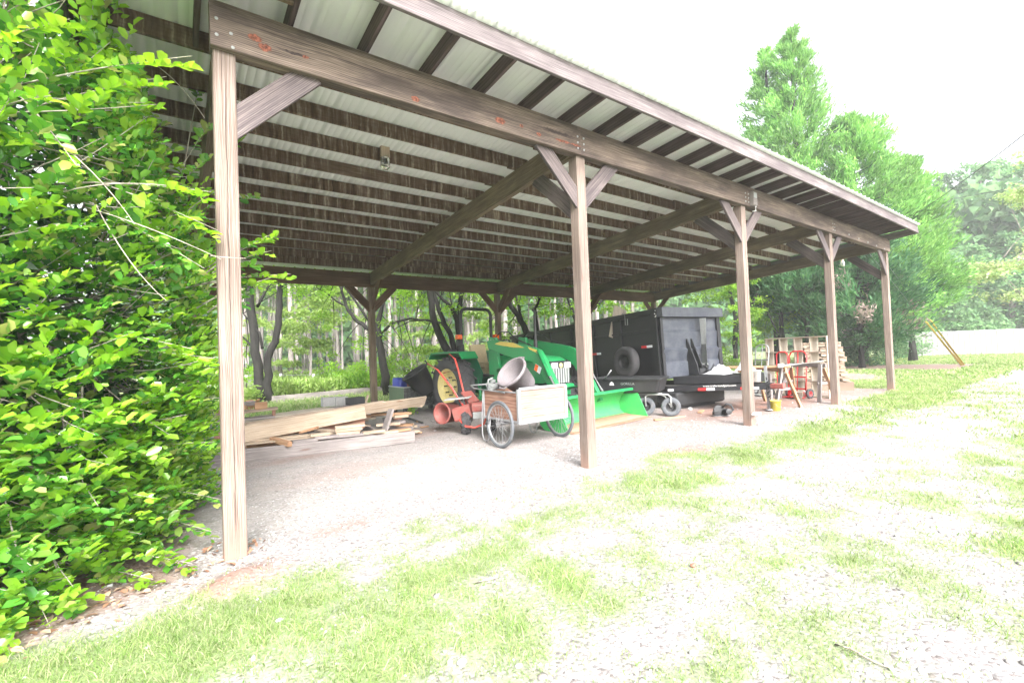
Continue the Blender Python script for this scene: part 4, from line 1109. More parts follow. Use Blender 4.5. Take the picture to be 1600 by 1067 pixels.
# bulbs on timber blocks
def bulb(u, v, y, label):
    p = at_y(u, v, y); t = thing('hanging_bulb', label, 'light bulb', p)
    MB().bar(p+Vector((0, 0, .12)), p-Vector((0, 0, .13)), .12, .05, up=(0, 1, 0)).build('block', M['new'], t, world=True)
    c = p-Vector((0, 0, .13))
    MB().lathe([(.03, 0), (.055, -.005), (.062, -.03), (.06, -.12), (.04, -.15), (0, -.155)], Matrix.Translation(c), 16).build('jar', M['glass'], t, world=True)
    MB().lathe([(.014, 0), (.016, -.03), (.028, -.06), (.026, -.085), (0, -.10)], Matrix.Translation(c), 12).build('lamp', M['white'], t, world=True)
    MB().tube([p+Vector((0, 0, .12)), (p.x-.02, p.y, HT(y)+.12)], .004, 5).build('wire', M['white'], t, world=True)
bulb(601, 231, 1.70, 'clear glass bulb jar on a timber block hanging below the joists in the first bay')
bulb(1316, 403, 1.7, 'bulb jar on an orange timber block just right of the fourth front post')
p = at_y(1177, 311, -.15)
t = thing('junction_box', 'grey weathered junction box fixed on the front beam above the third post', 'junction box', p)
MB().box(p, (.13, .07, .24), ch=.012).build('box', M['newgrey'], t, world=True)
MB().tube([p+Vector((.05, -.01, -.12)), p+Vector((.05, -.01, -.2)), p+Vector((.03, .04, -.2))], .012, 6).build('conduit', M['white'], t, world=True)
MB().box(p+Vector((0, -.038, .05)), (.09, .008, .09)).build('cover', M['greysteel'], t, world=True)

# ------------------------------------------------------------------ wheels
def tyre(mb, c, ax, r, w, ri, n=40, mi=0):
    """c centre, ax unit axis"""
    q = Vector((0, 0, 1)).rotation_difference(Vector(ax)).to_matrix().to_4x4(); m = Matrix.Translation(c)@q
    h = w/2; e = min(.3*w, .4*(r-ri))
    mb.lathe([(ri, -h*.8), (ri+.3*(r-ri), -h*1.02), (r-e, -h), (r-e*.25, -h*.8), (r, -h*.45), (r, h*.45), (r-e*.25, h*.8), (r-e, h), (ri+.3*(r-ri), h*1.02), (ri, h*.8)], m, n, mi)
    return m
def lugs(mb, m, r, w, n, hgt_=.035, mi=0):
    for k in range(n):
        for s in (-1, 1):
            a = 2*math.pi*(k+(.5 if s > 0 else 0))/n
            a2 = a+.22
            p0 = m@Vector((math.cos(a)*(r+.004), math.sin(a)*(r+.004), 0)); p1 = m@Vector((math.cos(a2)*(r-.03), math.sin(a2)*(r-.03), s*w*.53))
            up = (m.to_3x3()@Vector((math.cos(a), math.sin(a), 0)))
            mb.bar(p0, p1, .045, hgt_*1.6, up=up, ch=.008, mi=mi)
def rim(mb, m, ri, w, dish=.06, mi=0, hub=.3):
    h = w/2
    mb.lathe([(ri+.012, -h*.82), (ri-.02, -h*.8), (ri-.03, -h*.3), (ri*.8, -h*.15-dish*.0), (ri*hub, -dish), (ri*hub*.8, -h*.35), (0, -h*.38)], m, 32, mi)
    mb.lathe([(ri+.012, h*.82), (ri-.02, h*.8), (ri-.03, h*.3), (ri*.8, h*.15), (ri*hub, dish), (ri*hub*.8, h*.35), (0, h*.38)], m, 32, mi)
def wheel(parent, c, r, w, ri, tm, rm, ax=(0, 1, 0), lug=0, name='wheel', nuts=0, dish=.05):
    e = bpy.data.objects.new(name, None); COL.objects.link(e); e.parent = parent; e.location = c
    mb = MB(); m = tyre(mb, (0, 0, 0), ax, r, w, ri)
    if lug: lugs(mb, m, r, w, lug)
    mb.build('tyre', tm, e); mb = MB(); rim(mb, m, ri, w, dish)
    for s in (-1, 1):
        for k in range(nuts):
            a = 2*math.pi*k/nuts; mb.tube([m@Vector((math.cos(a)*ri*.5, math.sin(a)*ri*.5, s*w*.05)), m@Vector((math.cos(a)*ri*.5, math.sin(a)*ri*.5, s*(w*.2+dish)))], ri*.05, 6, mi=1)
    mb.build('rim', [rm, M['black']], e); return e

# ------------------------------------------------------------------ tractor
TR = thing('tractor', 'green compact tractor with roll bar, front loader and yellow wheels parked under the shed', 'tractor', (5.56, 5.5, 0), R(-84.5))
def P_(mb, name, mat, parent=TR, **k): return mb.build(name, mat, parent, **k)
for s in (-1, 1):
    wheel(TR, (0, s*.74, .665), .665, .40, .40, M['rubber'], M['ypale'], lug=20, name='rear_wheel', nuts=8, dish=.03)
    wheel(TR, (1.98, s*.70, .46), .46, .27, .25, M['rubber'], M['ypale'], lug=16, name='front_wheel', nuts=6, dish=.02)
mb = MB(); mb.box((.75, 0, .68), (2.3, .34, .42), ch=.03); mb.box((.0, 0, .72), (.7, .6, .5), ch=.05); mb.tube([(0, -.62, .665), (0, .62, .665)], .11, 14); mb.box((1.98, 0, .5), (.22, 1.15, .16), ch=.02); mb.box((2.45, 0, .62), (.5, .36, .2), ch=.03)
P_(mb, 'chassis', M['dgreen'])
# hood, lofted
secs = [(.92, .34, 1.36, .80), (1.5, .345, 1.35, .78), (2.1, .345, 1.32, .76), (2.5, .34, 1.285, .76), (2.62, .33, 1.22, .78), (2.66, .31, 1.12, .82)]
mb = MB(); N_h = 12
for (x, hw, zt, zb) in secs:
    for k in range(N_h+1):
        f = k/N_h; a = math.pi*f; yy = -math.cos(a); zz = math.sin(a)
        yy = math.copysign(abs(yy)**.45, yy); zz = abs(zz)**.45
        mb.v.append(Vector((x, yy*hw, zb+(zt-zb)*zz)))
for i in range(len(secs)-1):
    for k in range(N_h):
        a = i*(N_h+1)+k; mb.face((a, a+1, a+N_h+2, a+N_h+1), None, 0, True)
mb.face(tuple(range(N_h+1))); mb.face(tuple(reversed(range(5*(N_h+1), 6*(N_h+1)))))
hood = P_(mb, 'hood', M['green'])
mb = MB(); mb.box((2.668, 0, .98), (.03, .56, .42), ch=.01)
gr = P_(mb, 'grille', M['black'])
for k in range(7): P_(MB().box((2.692, -.21+.07*k, .90), (.02, .035, .30), ch=.006), 'grille_bar', M['greysteel'], gr)
for s in (-1, 1): P_(MB().box((2.69, s*.19, 1.10), (.05, .17, .11), ch=.015), 'headlamp', M['lens'])
P_(MB().lathe([(0, .02), (.04, .018), (.05, 0)], Matrix.Translation((2.70, 0, 1.10))@Matrix.Rotation(R(90), 4, 'Y'), 16), 'badge', M['ypale'])
P_(MB().box((2.70, 0, .68), (.16, .56, .10), ch=.03), 'bumper', M['green'])
P_(MB().box((2.66, 0, .56), (.10, .5, .14), ch=.02), 'front_weight', M['green'])
for s in (-1, 1):
    mb = MB(); mb.prism([(-.78, 1.30), (-.66, 1.44), (-.12, 1.46), (.50, 1.45), (.62, 1.30), (.60, 1.28), (.49, 1.41), (-.12, 1.42), (-.64, 1.40), (-.75, 1.28)], .46, Matrix.Translation((0, s*.68, 0)))
    P_(mb, 'fender', M['green'], bevel=.008)
    mb = MB(); mb.prism([(-.6, 1.42), (.45, 1.42), (.75, .95), (.62, .62), (.1, .72), (-.5, .9)], .02, Matrix.Translation((0, s*.44, 0)))
    P_(mb, 'fender_side', M['dgreen'])
    mb = MB(); mb.bar((.55, s*.53, .40), (1.05, s*.53, .40), .30, .03); mb.bar((.62, s*.44, .4), (.55, s*.42, .9), .05, .05)
    P_(mb, 'footstep', M['green'])
mb = MB(); mb.box((.75, 0, .90), (.75, .86, .04)); mb.prism([(.98, .9), (1.2, .9), (1.2, 1.5), (1.02, 1.54), (.92, 1.44)], .44)
P_(mb, 'console', M['black'], bevel=.01)
P_(MB().tube([Vector((.92, 0, 1.58))+Matrix.Rotation(R(-30), 3, 'Y')@Vector((.19*math.cos(a), .19*math.sin(a), 0)) for a in [k*math.pi/10 for k in range(20)]], .016, 8, closed=True).tube([(1.05, 0, 1.45), (.93, 0, 1.575)], .02, 8), 'steering_wheel', M['black'])
mb = MB(); mb.box((.30, 0, 1.12), (.46, .46, .12), ch=.04); mb.bar((.08, 0, 1.14), (-.02, 0, 1.60), .46, .10, up=(1, 0, 0), ch=.04); mb.box((.3, 0, .98), (.3, .3, .2))
P_(mb, 'seat', M['beige'], bevel=.02)
rp = [(-.12, -.46, .85), (-.12, -.46, 1.6), (-.12, -.455, 2.36)]+[(-.12, -.455+.14*(1-math.cos(a)), 2.34+.14*math.sin(a)) for a in (.5, 1.0, 1.57)]
rp = rp+[(x, -y, z) for x, y, z in reversed(rp)]; rp = [(x, y+.08, z) for x, y, z in rp]
P_(MB().tube(rp, .04, 10), 'roll_bar', M['black'])
for s in (-1, 1):
    mb = MB(); mb.box((-.12, s*.53+.08, 1.66), (.10, .11, .14), ch=.01); mb.box((-.12, s*.47+.08, 1.52), (.09, .11, .2)); lb = P_(mb, 'lamp_bracket', M['black'])
    P_(MB().box((-.07, s*.57+.08, 1.80), (.10, .13, .11), ch=.012), 'warning_light', M['orange'])
P_(MB().lathe([(.035, 1.25), (.045, 1.3), (.045, 1.62), (.028, 1.66), (.028, 2.18)], Matrix.Translation((1.95, .06, 0)), 12).tube([(1.95, .06, 2.16), (1.97, .05, 2.23), (1.93, .02, 2.28)], .028, 10), 'exhaust', M['black'])
P_(MB().lathe([(0, 1.52), (.10, 1.5), (.12, 1.44), (.10, 1.40)], Matrix.Translation((-.35, -.5, 0)), 14), 'work_lamp', M['black'])
# loader
OY = .05
arm = [(1.02, 1.66), (1.2, 1.68), (2.35, 1.50), (2.62, 1.42), (2.74, 1.26), (3.18, .52), (3.24, .38), (3.12, .34), (3.02, .46), (2.58, 1.06), (2.40, 1.20), (2.1, 1.22), (1.35, 1.40), (1.05, 1.50)]
for s in (-1, 1):
    y = OY+s*.52
    a_ = P_(MB().prism(arm, .10, Matrix.Translation((0, y, 0))), 'loader_arm', M['green'], bevel=.012)
    P_(MB().prism([(1.0, .50), (1.35, .50), (1.42, .95), (1.28, 1.15), (1.22, 1.72), (.98, 1.74), (.94, 1.1)], .07, Matrix.Translation((0, OY+s*.44, 0))), 'loader_post', M['green'], bevel=.01)
    mb = MB(); mb.tube([(1.32, y, 1.02), (1.95, y, 1.16)], .045, 10); P_(mb, 'lift_cylinder', M['green']); P_(MB().tube([(1.95, y, 1.16), (2.35, y, 1.25)], .025, 8), 'piston_rod', M['steel'])
    yy = OY+s*.62
    mb = MB(); mb.tube([(2.66, yy, 1.40), (2.93, yy, .92)], .042, 10); P_(mb, 'bucket_cylinder', M['green']); P_(MB().tube([(2.93, yy, .92), (3.18, yy, .55)], .024, 8), 'piston_rod', M['steel'])
    if s < 0:
        P_(MB().prism([(1.30, 1.585), (1.5, 1.63), (1.9, 1.585), (2.22, 1.475), (1.9, 1.49), (1.5, 1.545)], .006, Matrix.Translation((0, y-.054, 0))), 'stripe_decal', M['yellow'], a_)
        P_(MB().prism([(2.32, 1.49), (2.36, 1.44), (2.58, 1.36), (2.57, 1.42)], .006, Matrix.Translation((0, y-.054, 0))), 'number_decal', M['yellow'], a_)
        P_(MB().prism([(2.52, 1.16), (2.68, 1.08), (2.62, .96), (2.47, 1.04)], .006, Matrix.Translation((0, y-.054, 0))), 'warning_label', M['refl_w'], a_)
        P_(MB().prism([(2.52, 1.155), (2.60, 1.115), (2.545, 1.0), (2.475, 1.04)], .009, Matrix.Translation((0, y-.054, 0))), 'warning_label', M['orange'], a_)
        P_(MB().box((1.12, OY-.49, 1.62), (.12, .02, .12)), 'lever_label', M['white'])
    # hoses
    P_(MB().tube([(1.1, OY+s*.42, 1.70), (1.3, OY+s*.40, 1.84), (1.6, OY+s*.42, 1.82), (1.85, OY+s*.46, 1.66), (2.3, OY+s*.5, 1.53), (2.68, OY+s*.6, 1.33)], .014, 6), 'hose', M['black'])
P_(MB().tube([(2.98, OY-.5, .68), (2.98, OY+.5, .68)], .06, 10), 'loader_crossbar', M['green'])
# bucket, open towards the front
bc = .167; bw = 2.36
prof = [(3.72, .02), (3.40, .03), (3.22, .05), (3.12, .12), (3.10, .27), (3.17, .41), (3.34, .525), (3.46, .54)]
outer = [(3.72, .005), (3.38, .008), (3.19, .025), (3.09, .11), (3.075, .27), (3.145, .43), (3.32, .545), (3.47, .565)]
def shell(y0, y1, a, b, mi0, name, mat):
    mb = MB(); n = len(a)
    for yy in (y0, y1):
        for (x, z) in a+list(reversed(b)): mb.v.append(Vector((x, yy, z)))
    m = 2*n
    for k in range(m): k2 = (k+1) % m; mb.face((k, k2, m+k2, m+k), None, 0, k not in (n-1, m-1))
    return P_(mb, name, mat)
shell(bc-bw/2+.02, bc+bw/2-.02, prof[2:], outer[2:], 0, 'bucket_back', M['bucket'])
shell(bc-bw/2+.02, bc+bw/2-.02, prof[:3], outer[:3], 0, 'bucket_floor', M['bucketworn'])
for s in (-1, 1): P_(MB().prism([(3.76, .0), (3.40, .0), (3.19, .02), (3.08, .11), (3.065, .28), (3.14, .44), (3.32, .565), (3.48, .585), (3.55, .46)], .02, Matrix.Translation((0, bc+s*bw/2, 0))), 'bucket_side', M['bucket'])
P_(MB().bar((3.46, bc-bw/2, .56), (3.46, bc+bw/2, .56), .05, .05, up=(0, 0, 1)), 'bucket_rim', M['green'])
P_(MB().bar((3.78, bc-bw/2, .012), (3.78, bc+bw/2, .012), .14, .014, up=(0, 0, 1)), 'cutting_edge', M['bucketworn'])
P_(MB().tube([(-.3, -.25, .5), (-.95, -.3, .45)], .03, 8).tube([(-.3, .25, .5), (-.95, .3, .45)], .03, 8).tube([(-.95, -.35, .45), (-.95, .35, .45)], .03, 8), 'hitch', M['black'])

# ------------------------------------------------------------------ garden cart
CT = thing('garden_cart', 'plywood garden cart with galvanised edges and two spoked bicycle wheels', 'cart', (4.08, 1.6, 0))
def W_(mb, n, m, p, **k): return mb.build(n, m, p, world=True, **k)
x0, x1, y0, y1 = 3.64, 4.54, 1.34, 2.26
W_(MB().bar((x0+.01, y0, .62), (x1-.01, y0, .62), .014, .46), 'front_panel', M['ply'], CT)
for x in (x0+.008, x1-.008): W_(MB().bar((x, y0+.03, .60), (x, y1, .60), .012, .40), 'side_panel', M['plyside'], CT)
W_(MB().bar((x0, y1, .60), (x1, y1, .60), .012, .40), 'back_panel', M['plyside'], CT)
W_(MB().box(((x0+x1)/2, (y0+y1)/2, .40), (x1-x0-.04, y1-y0-.04, .014)), 'floor', M['plyside'], CT)
mb = MB()
for x in (x0-.003, x1+.003):
    mb.bar((x, y0-.006, .36), (x, y0-.006, .86), .05, .05, up=(0, 1, 0)); mb.bar((x, y1, .36), (x, y1, .82), .03, .03, up=(0, 1, 0)); mb.bar((x, y0, .385), (x, y1, .385), .03, .03); mb.bar((x, y0+.03, .812), (x, y1, .812), .018, .022)
mb.bar((x0, y0-.014, .862), (x1, y0-.014, .862), .02, .045); mb.bar((x0, y0-.014, .375), (x1, y0-.014, .375), .02, .045)
mb.tube([(3.44, 1.64, .345), (4.73, 1.64, .345)], .012, 8)
W_(mb, 'frame', M['steel'], CT)
for x in (x0-.03, x1+.03):
    W_(MB().tube([(x, y1-.03, .80), (x, y1+.03, .42), (x, y1+.04, .12), (x, y1, .03), (x, y1-.08, .015), (x, y1-.14, .05), (x, y1-.17, .16), (x, y1-.2, .36)], .012, 8), 'leg', M['steel'], CT)
W_(MB().tube([(x0-.03, y0+.3, .80), (x0-.03, y1+.25, .83), (x0+.05, y1+.50, .86), (x1-.05, y1+.50, .86), (x1+.03, y1+.25, .83), (x1+.03, y0+.3, .80)], .013, 8), 'handle', M['steel'], CT)
def bike_wheel(c, r):
    e = bpy.data.objects.new('wheel', None); COL.objects.link(e); e.parent = CT; e.location = Vector(c)-CT.location
    ring = lambda rad: [(0, rad*math.cos(a), rad*math.sin(a)) for a in [k*2*math.pi/40 for k in range(40)]]
    MB().tube(ring(r-.02), .024, 10, closed=True, up=(1, 0, 0)).build('tyre', M['rubberg'], e)
    MB().tube(ring(r-.048), .012, 8, closed=True, up=(1, 0, 0)).build('rim', M['steel'], e)
    mb = MB(); mb.tube([(-.05, 0, 0), (.05, 0, 0)], .022, 10)
    for k in range(32):
        a = 2*math.pi*k/32; b = a+(.5 if k % 4 < 2 else -.5); s = .035 if k % 2 else -.035
        mb.tube([(s, .02*math.cos(b), .02*math.sin(b)), (0, (r-.05)*math.cos(a), (r-.05)*math.sin(a))], .0028, 4, cap=False)
    mb.build('spokes', M['steel'], e)
bike_wheel((3.50, 1.64, .345), .345); bike_wheel((4.67, 1.64, .345), .345)
# grey tub lying in the cart
c = Vector(at_d(806, 588, 6.95)); ax = (Vector((-.72, -.06, .60))).normalized()
TB = thing('plastic_tub', 'dirty grey plastic tub tipped over inside the plywood cart', 'tub', c)
q = Vector((0, 0, 1)).rotation_difference(ax).to_matrix().to_4x4(); m_ = Matrix.Translation(c)@q@Matrix.Scale(.88, 4)
W_(MB().lathe([(.0, -.30), (.19, -.30), (.205, -.27), (.265, .10), (.300, .10), (.305, .14), (.275, .15), (.255, .10), (.19, -.26), (0, -.28)], m_, 36), 'tub_shell', M['tub'], TB)
W_(MB().tube([m_@Vector((.285*math.cos(a), .285*math.sin(a), .135)) for a in [k*math.pi/16 for k in range(32)]], .018, 8, closed=True), 'rim', M['tub'], TB)
for s in (0, math.pi): W_(MB().tube([m_@Vector(((.30+dd)*math.cos(s+a), (.30+dd)*math.sin(s+a), .11)) for a, dd in ((-.3, 0), (-.2, .035), (.2, .035), (.3, 0))], .012, 6), 'handle', M['tub'], TB)
e = thing('small_engine', 'small grimy engine part resting on the back of the plywood cart', 'engine', (3.72, 2.2, .82))
mb = MB()
for k in range(7):
    mb.box((3.70+RN.rand()*.12, 2.16+RN.rand()*.1, .83+RN.rand()*.12), (.05+.04*RN.rand(), .06, .05), rz=RN.rand()*3)
mb.tube([(3.68, 2.2, .84), (3.66, 2.14, .98), (3.72, 2.1, 1.0)], .015, 6); mb.lathe([(0, .05), (.05, .05), (.05, 0), (0, 0)], Matrix.Translation((3.80, 2.2, .86))@Matrix.Rotation(R(70), 4, 'X'), 14)
W_(mb, 'engine_body', M['greysteel'], e)

# ------------------------------------------------------------------ rotary tiller
TL = thing('rotary_tiller', 'faded red walk behind rotary tiller with two long handles beside the rear tractor wheel', 'tiller', (4.1, 3.9, 0))
D0 = 8.25
def TP(u, v, d=D0): return at_d(u, v, d)
def twheel(c, r, ax):
    e = bpy.data.objects.new('wheel', None); COL.objects.link(e); e.parent = TL; e.location = Vector(c)-TL.location
    mb = MB(); m = tyre(mb, (0, 0, 0), ax, r, .14, r*.5, 24); lugs(mb, m, r, .14, 12, .02); mb.build('tyre', M['rubber'], e); mb = MB(); rim(mb, m, r*.5, .12, .02); mb.build('rim', M['ypale'], e)
wax = Vector((.9, -.43, 0)).normalized()
wc = TP(727, 649, 8.05); wc.z = .20; twheel(wc, .20, wax); twheel(wc+wax*.45+Vector((0, 0, 0)), .20, wax)
# handles
W_(MB().tube([TP(668, 568, 8.55), TP(684, 578, 8.45), TP(705, 605, 8.3), TP(728, 640, 8.2)], .017, 8), 'handlebar', M['red'], TL)
W_(MB().tube([TP(664, 564, 8.6), TP(669, 569, 8.55)], .022, 8), 'grip', M['black'], TL)
W_(MB().tube([TP(702, 553, 8.9), TP(711, 561, 8.8), TP(716, 578, 8.7), TP(725, 615, 8.5), TP(731, 640, 8.35)], .017, 8), 'handlebar', M['red'], TL)
W_(MB().tube([TP(693, 583, 8.4), TP(715, 577, 8.7)], .011, 6), 'handle_brace', M['redfade'], TL)
W_(MB().tube([TP(698, 590, 8.38), TP(722, 630, 8.2)], .008, 6).tube([TP(725, 618, 8.3), TP(724, 640, 8.2)], .01, 6), 'control_rod', M['greysteel'], TL)
# tine hood: a short drum open to the left, with a flat dusty top
hc = TP(697, 645, 8.2); hm = Matrix.Translation(hc)@Vector((0, 0, 1)).rotation_difference(Vector((-.86, -.36, .05)).normalized()).to_matrix().to_4x4()
W_(MB().lathe([(.0, -.26), (.14, -.26), (.175, -.22), (.18, .10), (.192, .10), (.192, .125), (.165, .125), (.165, -.2), (0, -.22)], hm, 28), 'tine_hood', M['redfade'], TL)
W_(MB().bar(TP(712, 648, 8.15), TP(738, 640, 8.1), .30, .24, ch=.03), 'gear_case', M['redfade'], TL)
W_(MB().bar(TP(697, 624, 8.3), TP(735, 620, 8.25), .34, .02), 'top_plate', M['concrete'], TL)
W_(MB().bar(TP(728, 612, 8.4), TP(741, 628, 8.3), .3, .03), 'top_plate', M['redfade'], TL)
ec = TP(747, 636, 8.1)
W_(MB().box(ec, (.26, .24, .17), rz=-.4, ch=.05), 'engine_cover', M['redfade'], TL, bevel=.02)
mb = MB(); mb.box(ec-Vector((0, 0, .12)), (.22, .2, .14), rz=-.4); mb.tube([TP(724, 628), TP(728, 645), TP(740, 655)], .03, 8); mb.box(TP(731, 652, 8.15), (.10, .1, .12), rz=.3); mb.tube([TP(733, 640), TP(739, 648), TP(736, 660)], .015, 6)
W_(mb, 'engine', M['greysteel'], TL)
W_(MB().tube([TP(718, 648, 8.1), TP(719, 657, 7.95), TP(728, 666, 7.85), TP(742, 668, 7.8), TP(756, 662, 7.85), TP(760, 652, 8.0)], .018, 8), 'bumper', M['red'], TL)

# ------------------------------------------------------------------ poly wagon
wa = Vector((-.40, .917, 0))
WG = thing('dump_cart', 'black plastic dump cart on pneumatic wheels between the green bucket and the trailer', 'cart', (7.62, 1.92, 0), math.atan2(-wa.y, -wa.x))
# local x points to the wheels' end (the tow end); local -y faces the camera
mb = MB()
def ringbox(x0, x1, hw, z, r=.06, n=4):
    pts = []
    for cx, cy, a0 in ((x1-r, hw-r, 0), (x0+r, hw-r, 90), (x0+r, -hw+r, 180), (x1-r, -hw+r, 270)):
        for k in range(n+1): a = R(a0+90*k/n); pts.append(Vector((cx+r*math.cos(a), cy+r*math.sin(a), z)))
    return pts
rings = [ringbox(-1.08, .02, .26, .46), ringbox(-1.16, .10, .31, .50), ringbox(-1.24, .16, .36, .74), ringbox(-1.28, .20, .39, .745), ringbox(-1.28, .20, .39, .775), ringbox(-1.23, .15, .35, .775), ringbox(-1.08, .02, .26, .50)]
n = len(rings[0])
for r_ in rings: mb.v += r_
for i in range(len(rings)-1):
    for k in range(n): k2 = (k+1) % n; mb.face((i*n+k, i*n+k2, (i+1)*n+k2, (i+1)*n+k), None, 0, False)
mb.face(tuple(reversed(range(n)))); mb.face(tuple(range(6*n, 7*n)))
mb.build('tub', M['plastic'], WG)
WGM = Matrix.Translation((7.62, 1.92, 0))@Matrix.Rotation(math.atan2(-wa.y, -wa.x), 4, 'Z')
def wl(v): return WGM.inverted()@Vector(v)
vax = WGM.to_3x3().inverted()@Vector((.76, .64, 0)).normalized()
wp = [wl((7.62, 1.60, .19)), wl((7.42, 2.06, .19))]
for c_ in wp+[Vector((-.95, -.2, .19)), Vector((-.95, .24, .19))]: wheel(WG, c_, .19, .09, .10, M['rubberg'], M['black'], ax=tuple(vax) if c_.x > -.5 else (0, 1, 0), dish=.01)
mb = MB()
o_ = -vax*.07; zz = Vector((0, 0, 1))
mb.tube([wp[0]+o_, wp[0]+o_+zz*.20, wp[0]+o_+zz*.25+(wp[1]-wp[0])*.12, wp[1]+o_+zz*.25-(wp[1]-wp[0])*.12, wp[1]+o_+zz*.20, wp[1]+o_], .017, 8)
mb.tube([wp[0]+o_, wp[0]+zz*.2+(wp[1]-wp[0])*.2, Vector((-.05, 0, .46))], .012, 6); mb.tube([(-.95, -.24, .19), (-.95, -.2, .42), (-.95, .2, .42), (-.95, .28, .19)], .015, 8)
mb.bar((-1.0, 0, .44), (.1, 0, .44), .05, .03)
mb.build('frame', M['greysteel'], WG)
mb = MB(); mb.tube([(-.95, -.42, .76), (-.80, -.44, .95)], .018, 8); mb.build('handle', M['steel'], WG)
def text(s, size, loc, rot, mat, parent, name='lettering', ext=.002):
    c_ = bpy.data.curves.new(name, 'FONT'); c_.body = s; c_.size = size; c_.extrude = ext; c_.align_x = 'CENTER'; c_.align_y = 'CENTER'
    tmp = bpy.data.objects.new('tmp', c_); me_ = bpy.data.meshes.new_from_object(tmp); bpy.data.objects.remove(tmp); me_.name = name; me_.materials.clear(); me_.materials.append(mat); o_ = bpy.data.objects.new(name, me_); COL.objects.link(o_); o_.location = loc; o_.rotation_euler = rot; o_.parent = parent; return o_
sl = math.atan2(.05, .24)
text('GORILLA', .07, (-.50, -.352, .66), (R(102), 0, 0), M['steel'], WG)
MB().prism([(-.05, -.03), (.05, -.03), (.035, .02), (0, .05), (-.035, .02)], .004, Matrix.Translation((-.83, -.352, .66))@Matrix.Rotation(R(12), 4, 'X')).build('emblem', M['white'], WG)

# ------------------------------------------------------------------ black dump trailer
TX = thing('dump_trailer', 'big black dump trailer with a spare tyre on its side', 'trailer', (8.53, 2.38, 0), 0)
TX.rotation_euler = (0, R(-2.6), math.atan2(-.993, -.12))
def X_(mb, n, m, p=TX, **k): return mb.build(n, m, p, **k)
BWD = 1.98; BL = 6.9; Z0, Z1 = .67, 2.26
X_(MB().bar((-BL, .03, (Z0+Z1)/2), (-.02, .03, (Z0+Z1)/2), .05, Z1-Z0), 'side_wall', M['trailer'])
X_(MB().bar((-BL, BWD-.03, (Z0+Z1)/2), (-.02, BWD-.03, (Z0+Z1)/2), .05, Z1-Z0), 'side_wall', M['trailer'])
X_(MB().bar((-BL, 0, Z0+.03), (-BL, BWD, Z0+.03), .05, 1.5), 'tailgate', M['trailer'])
X_(MB().box((-BL/2, BWD/2, Z0+.03), (BL-.06, BWD-.1, .06)), 'floor', M['trailer'])
mb = MB(); mb.bar((-BL, -.02, Z1-.05), (.02, -.02, Z1-.05), .10, .12); mb.bar((-BL, -.012, 1.80), (-.22, -.012, 1.80), .05, .04); mb.bar((-BL, -.012, Z0+.02), (0, -.012, Z0+.02), .07, .10)
mb.bar((-.12, -.03, Z0-.05), (-.12, -.03, Z1+.02), .22, .07, up=(0, 1, 0))
for k in range(1, 7): mb.bar((-1.05*k-.2, -.012, Z0), (-1.05*k-.2, -.012, Z1-.1), .07, .06, up=(0, 1, 0))
mb.bar((-BL, BWD+.02, Z1-.05), (.02, BWD+.02, Z1-.05), .10, .12)
X_(mb, 'side_frame', M['trailer'])
# headboard panels
mb = MB()
pr = [(0.0, Z0-.02), (.06, Z0), (.06, 1.02), (.02, 1.05), (.09, 1.30), (.03, 1.36), (.07, 1.72), (.03, 1.78), (.03, 2.05), (-.03, 2.05), (-.03, Z0-.02)]
mb.prism(pr, BWD-.02, Matrix.Translation((0, BWD/2, 0))); X_(mb, 'headboard', M['trailerf'])
X_(MB().bar((.08, -.05, 2.17), (.08, BWD+.06, 2.17), .18, .22), 'header', M['trailerf'])
mb = MB(); X_(mb.bar((.06, BWD-.02, Z0), (.06, BWD-.02, 2.08), .05, .12, up=(0, 1, 0)), 'corner_post', M['trailer']); X_(MB().bar((.05, .01, Z0), (.05, .01, 2.08), .05, .08, up=(0, 1, 0)), 'corner_post', M['trailer'])
for (yy, zz) in ((.02, 2.22), (-.05, 2.15), (.05, 2.10), (-.02, 2.08)): X_(MB().lathe([(0, .01), (.012, .008), (.016, 0)], Matrix.Translation((-.02+yy*.3, -.068, zz))@Matrix.Rotation(R(90), 4, 'X'), 8), 'bolt', M['white'])
X_(MB().tube([(.16, 1.22, .80), (.20, 1.25, 2.02)], .075, 14).tube([(.155, 1.22, .74), (.165, 1.22, .95)], .09, 14), 'hydraulic_cylinder', M['greysteel'])
mb = MB()
for yy in (.80, .96): mb.prism([(.05, .72), (.34, .72), (.30, .95), (.08, 1.55), (.05, 1.55)], .03, Matrix.Translation((0, yy, 0)))
mb.box((.22, .98, .78), (.24, .3, .14)); X_(mb, 'lift_bracket', M['black'])
mb = MB(); mb.tube([(.3, .9, .8), (.38, 1.0, .95), (.32, 1.15, .88)], .02, 6); mb.tube([(.35, .95, .76), (.42, 1.1, .8), (.36, 1.3, .92)], .014, 6); mb.tube([(.3, 1.05, .74), (.3, 1.05, .92)], .05, 8); X_(mb, 'hoses', M['black'])
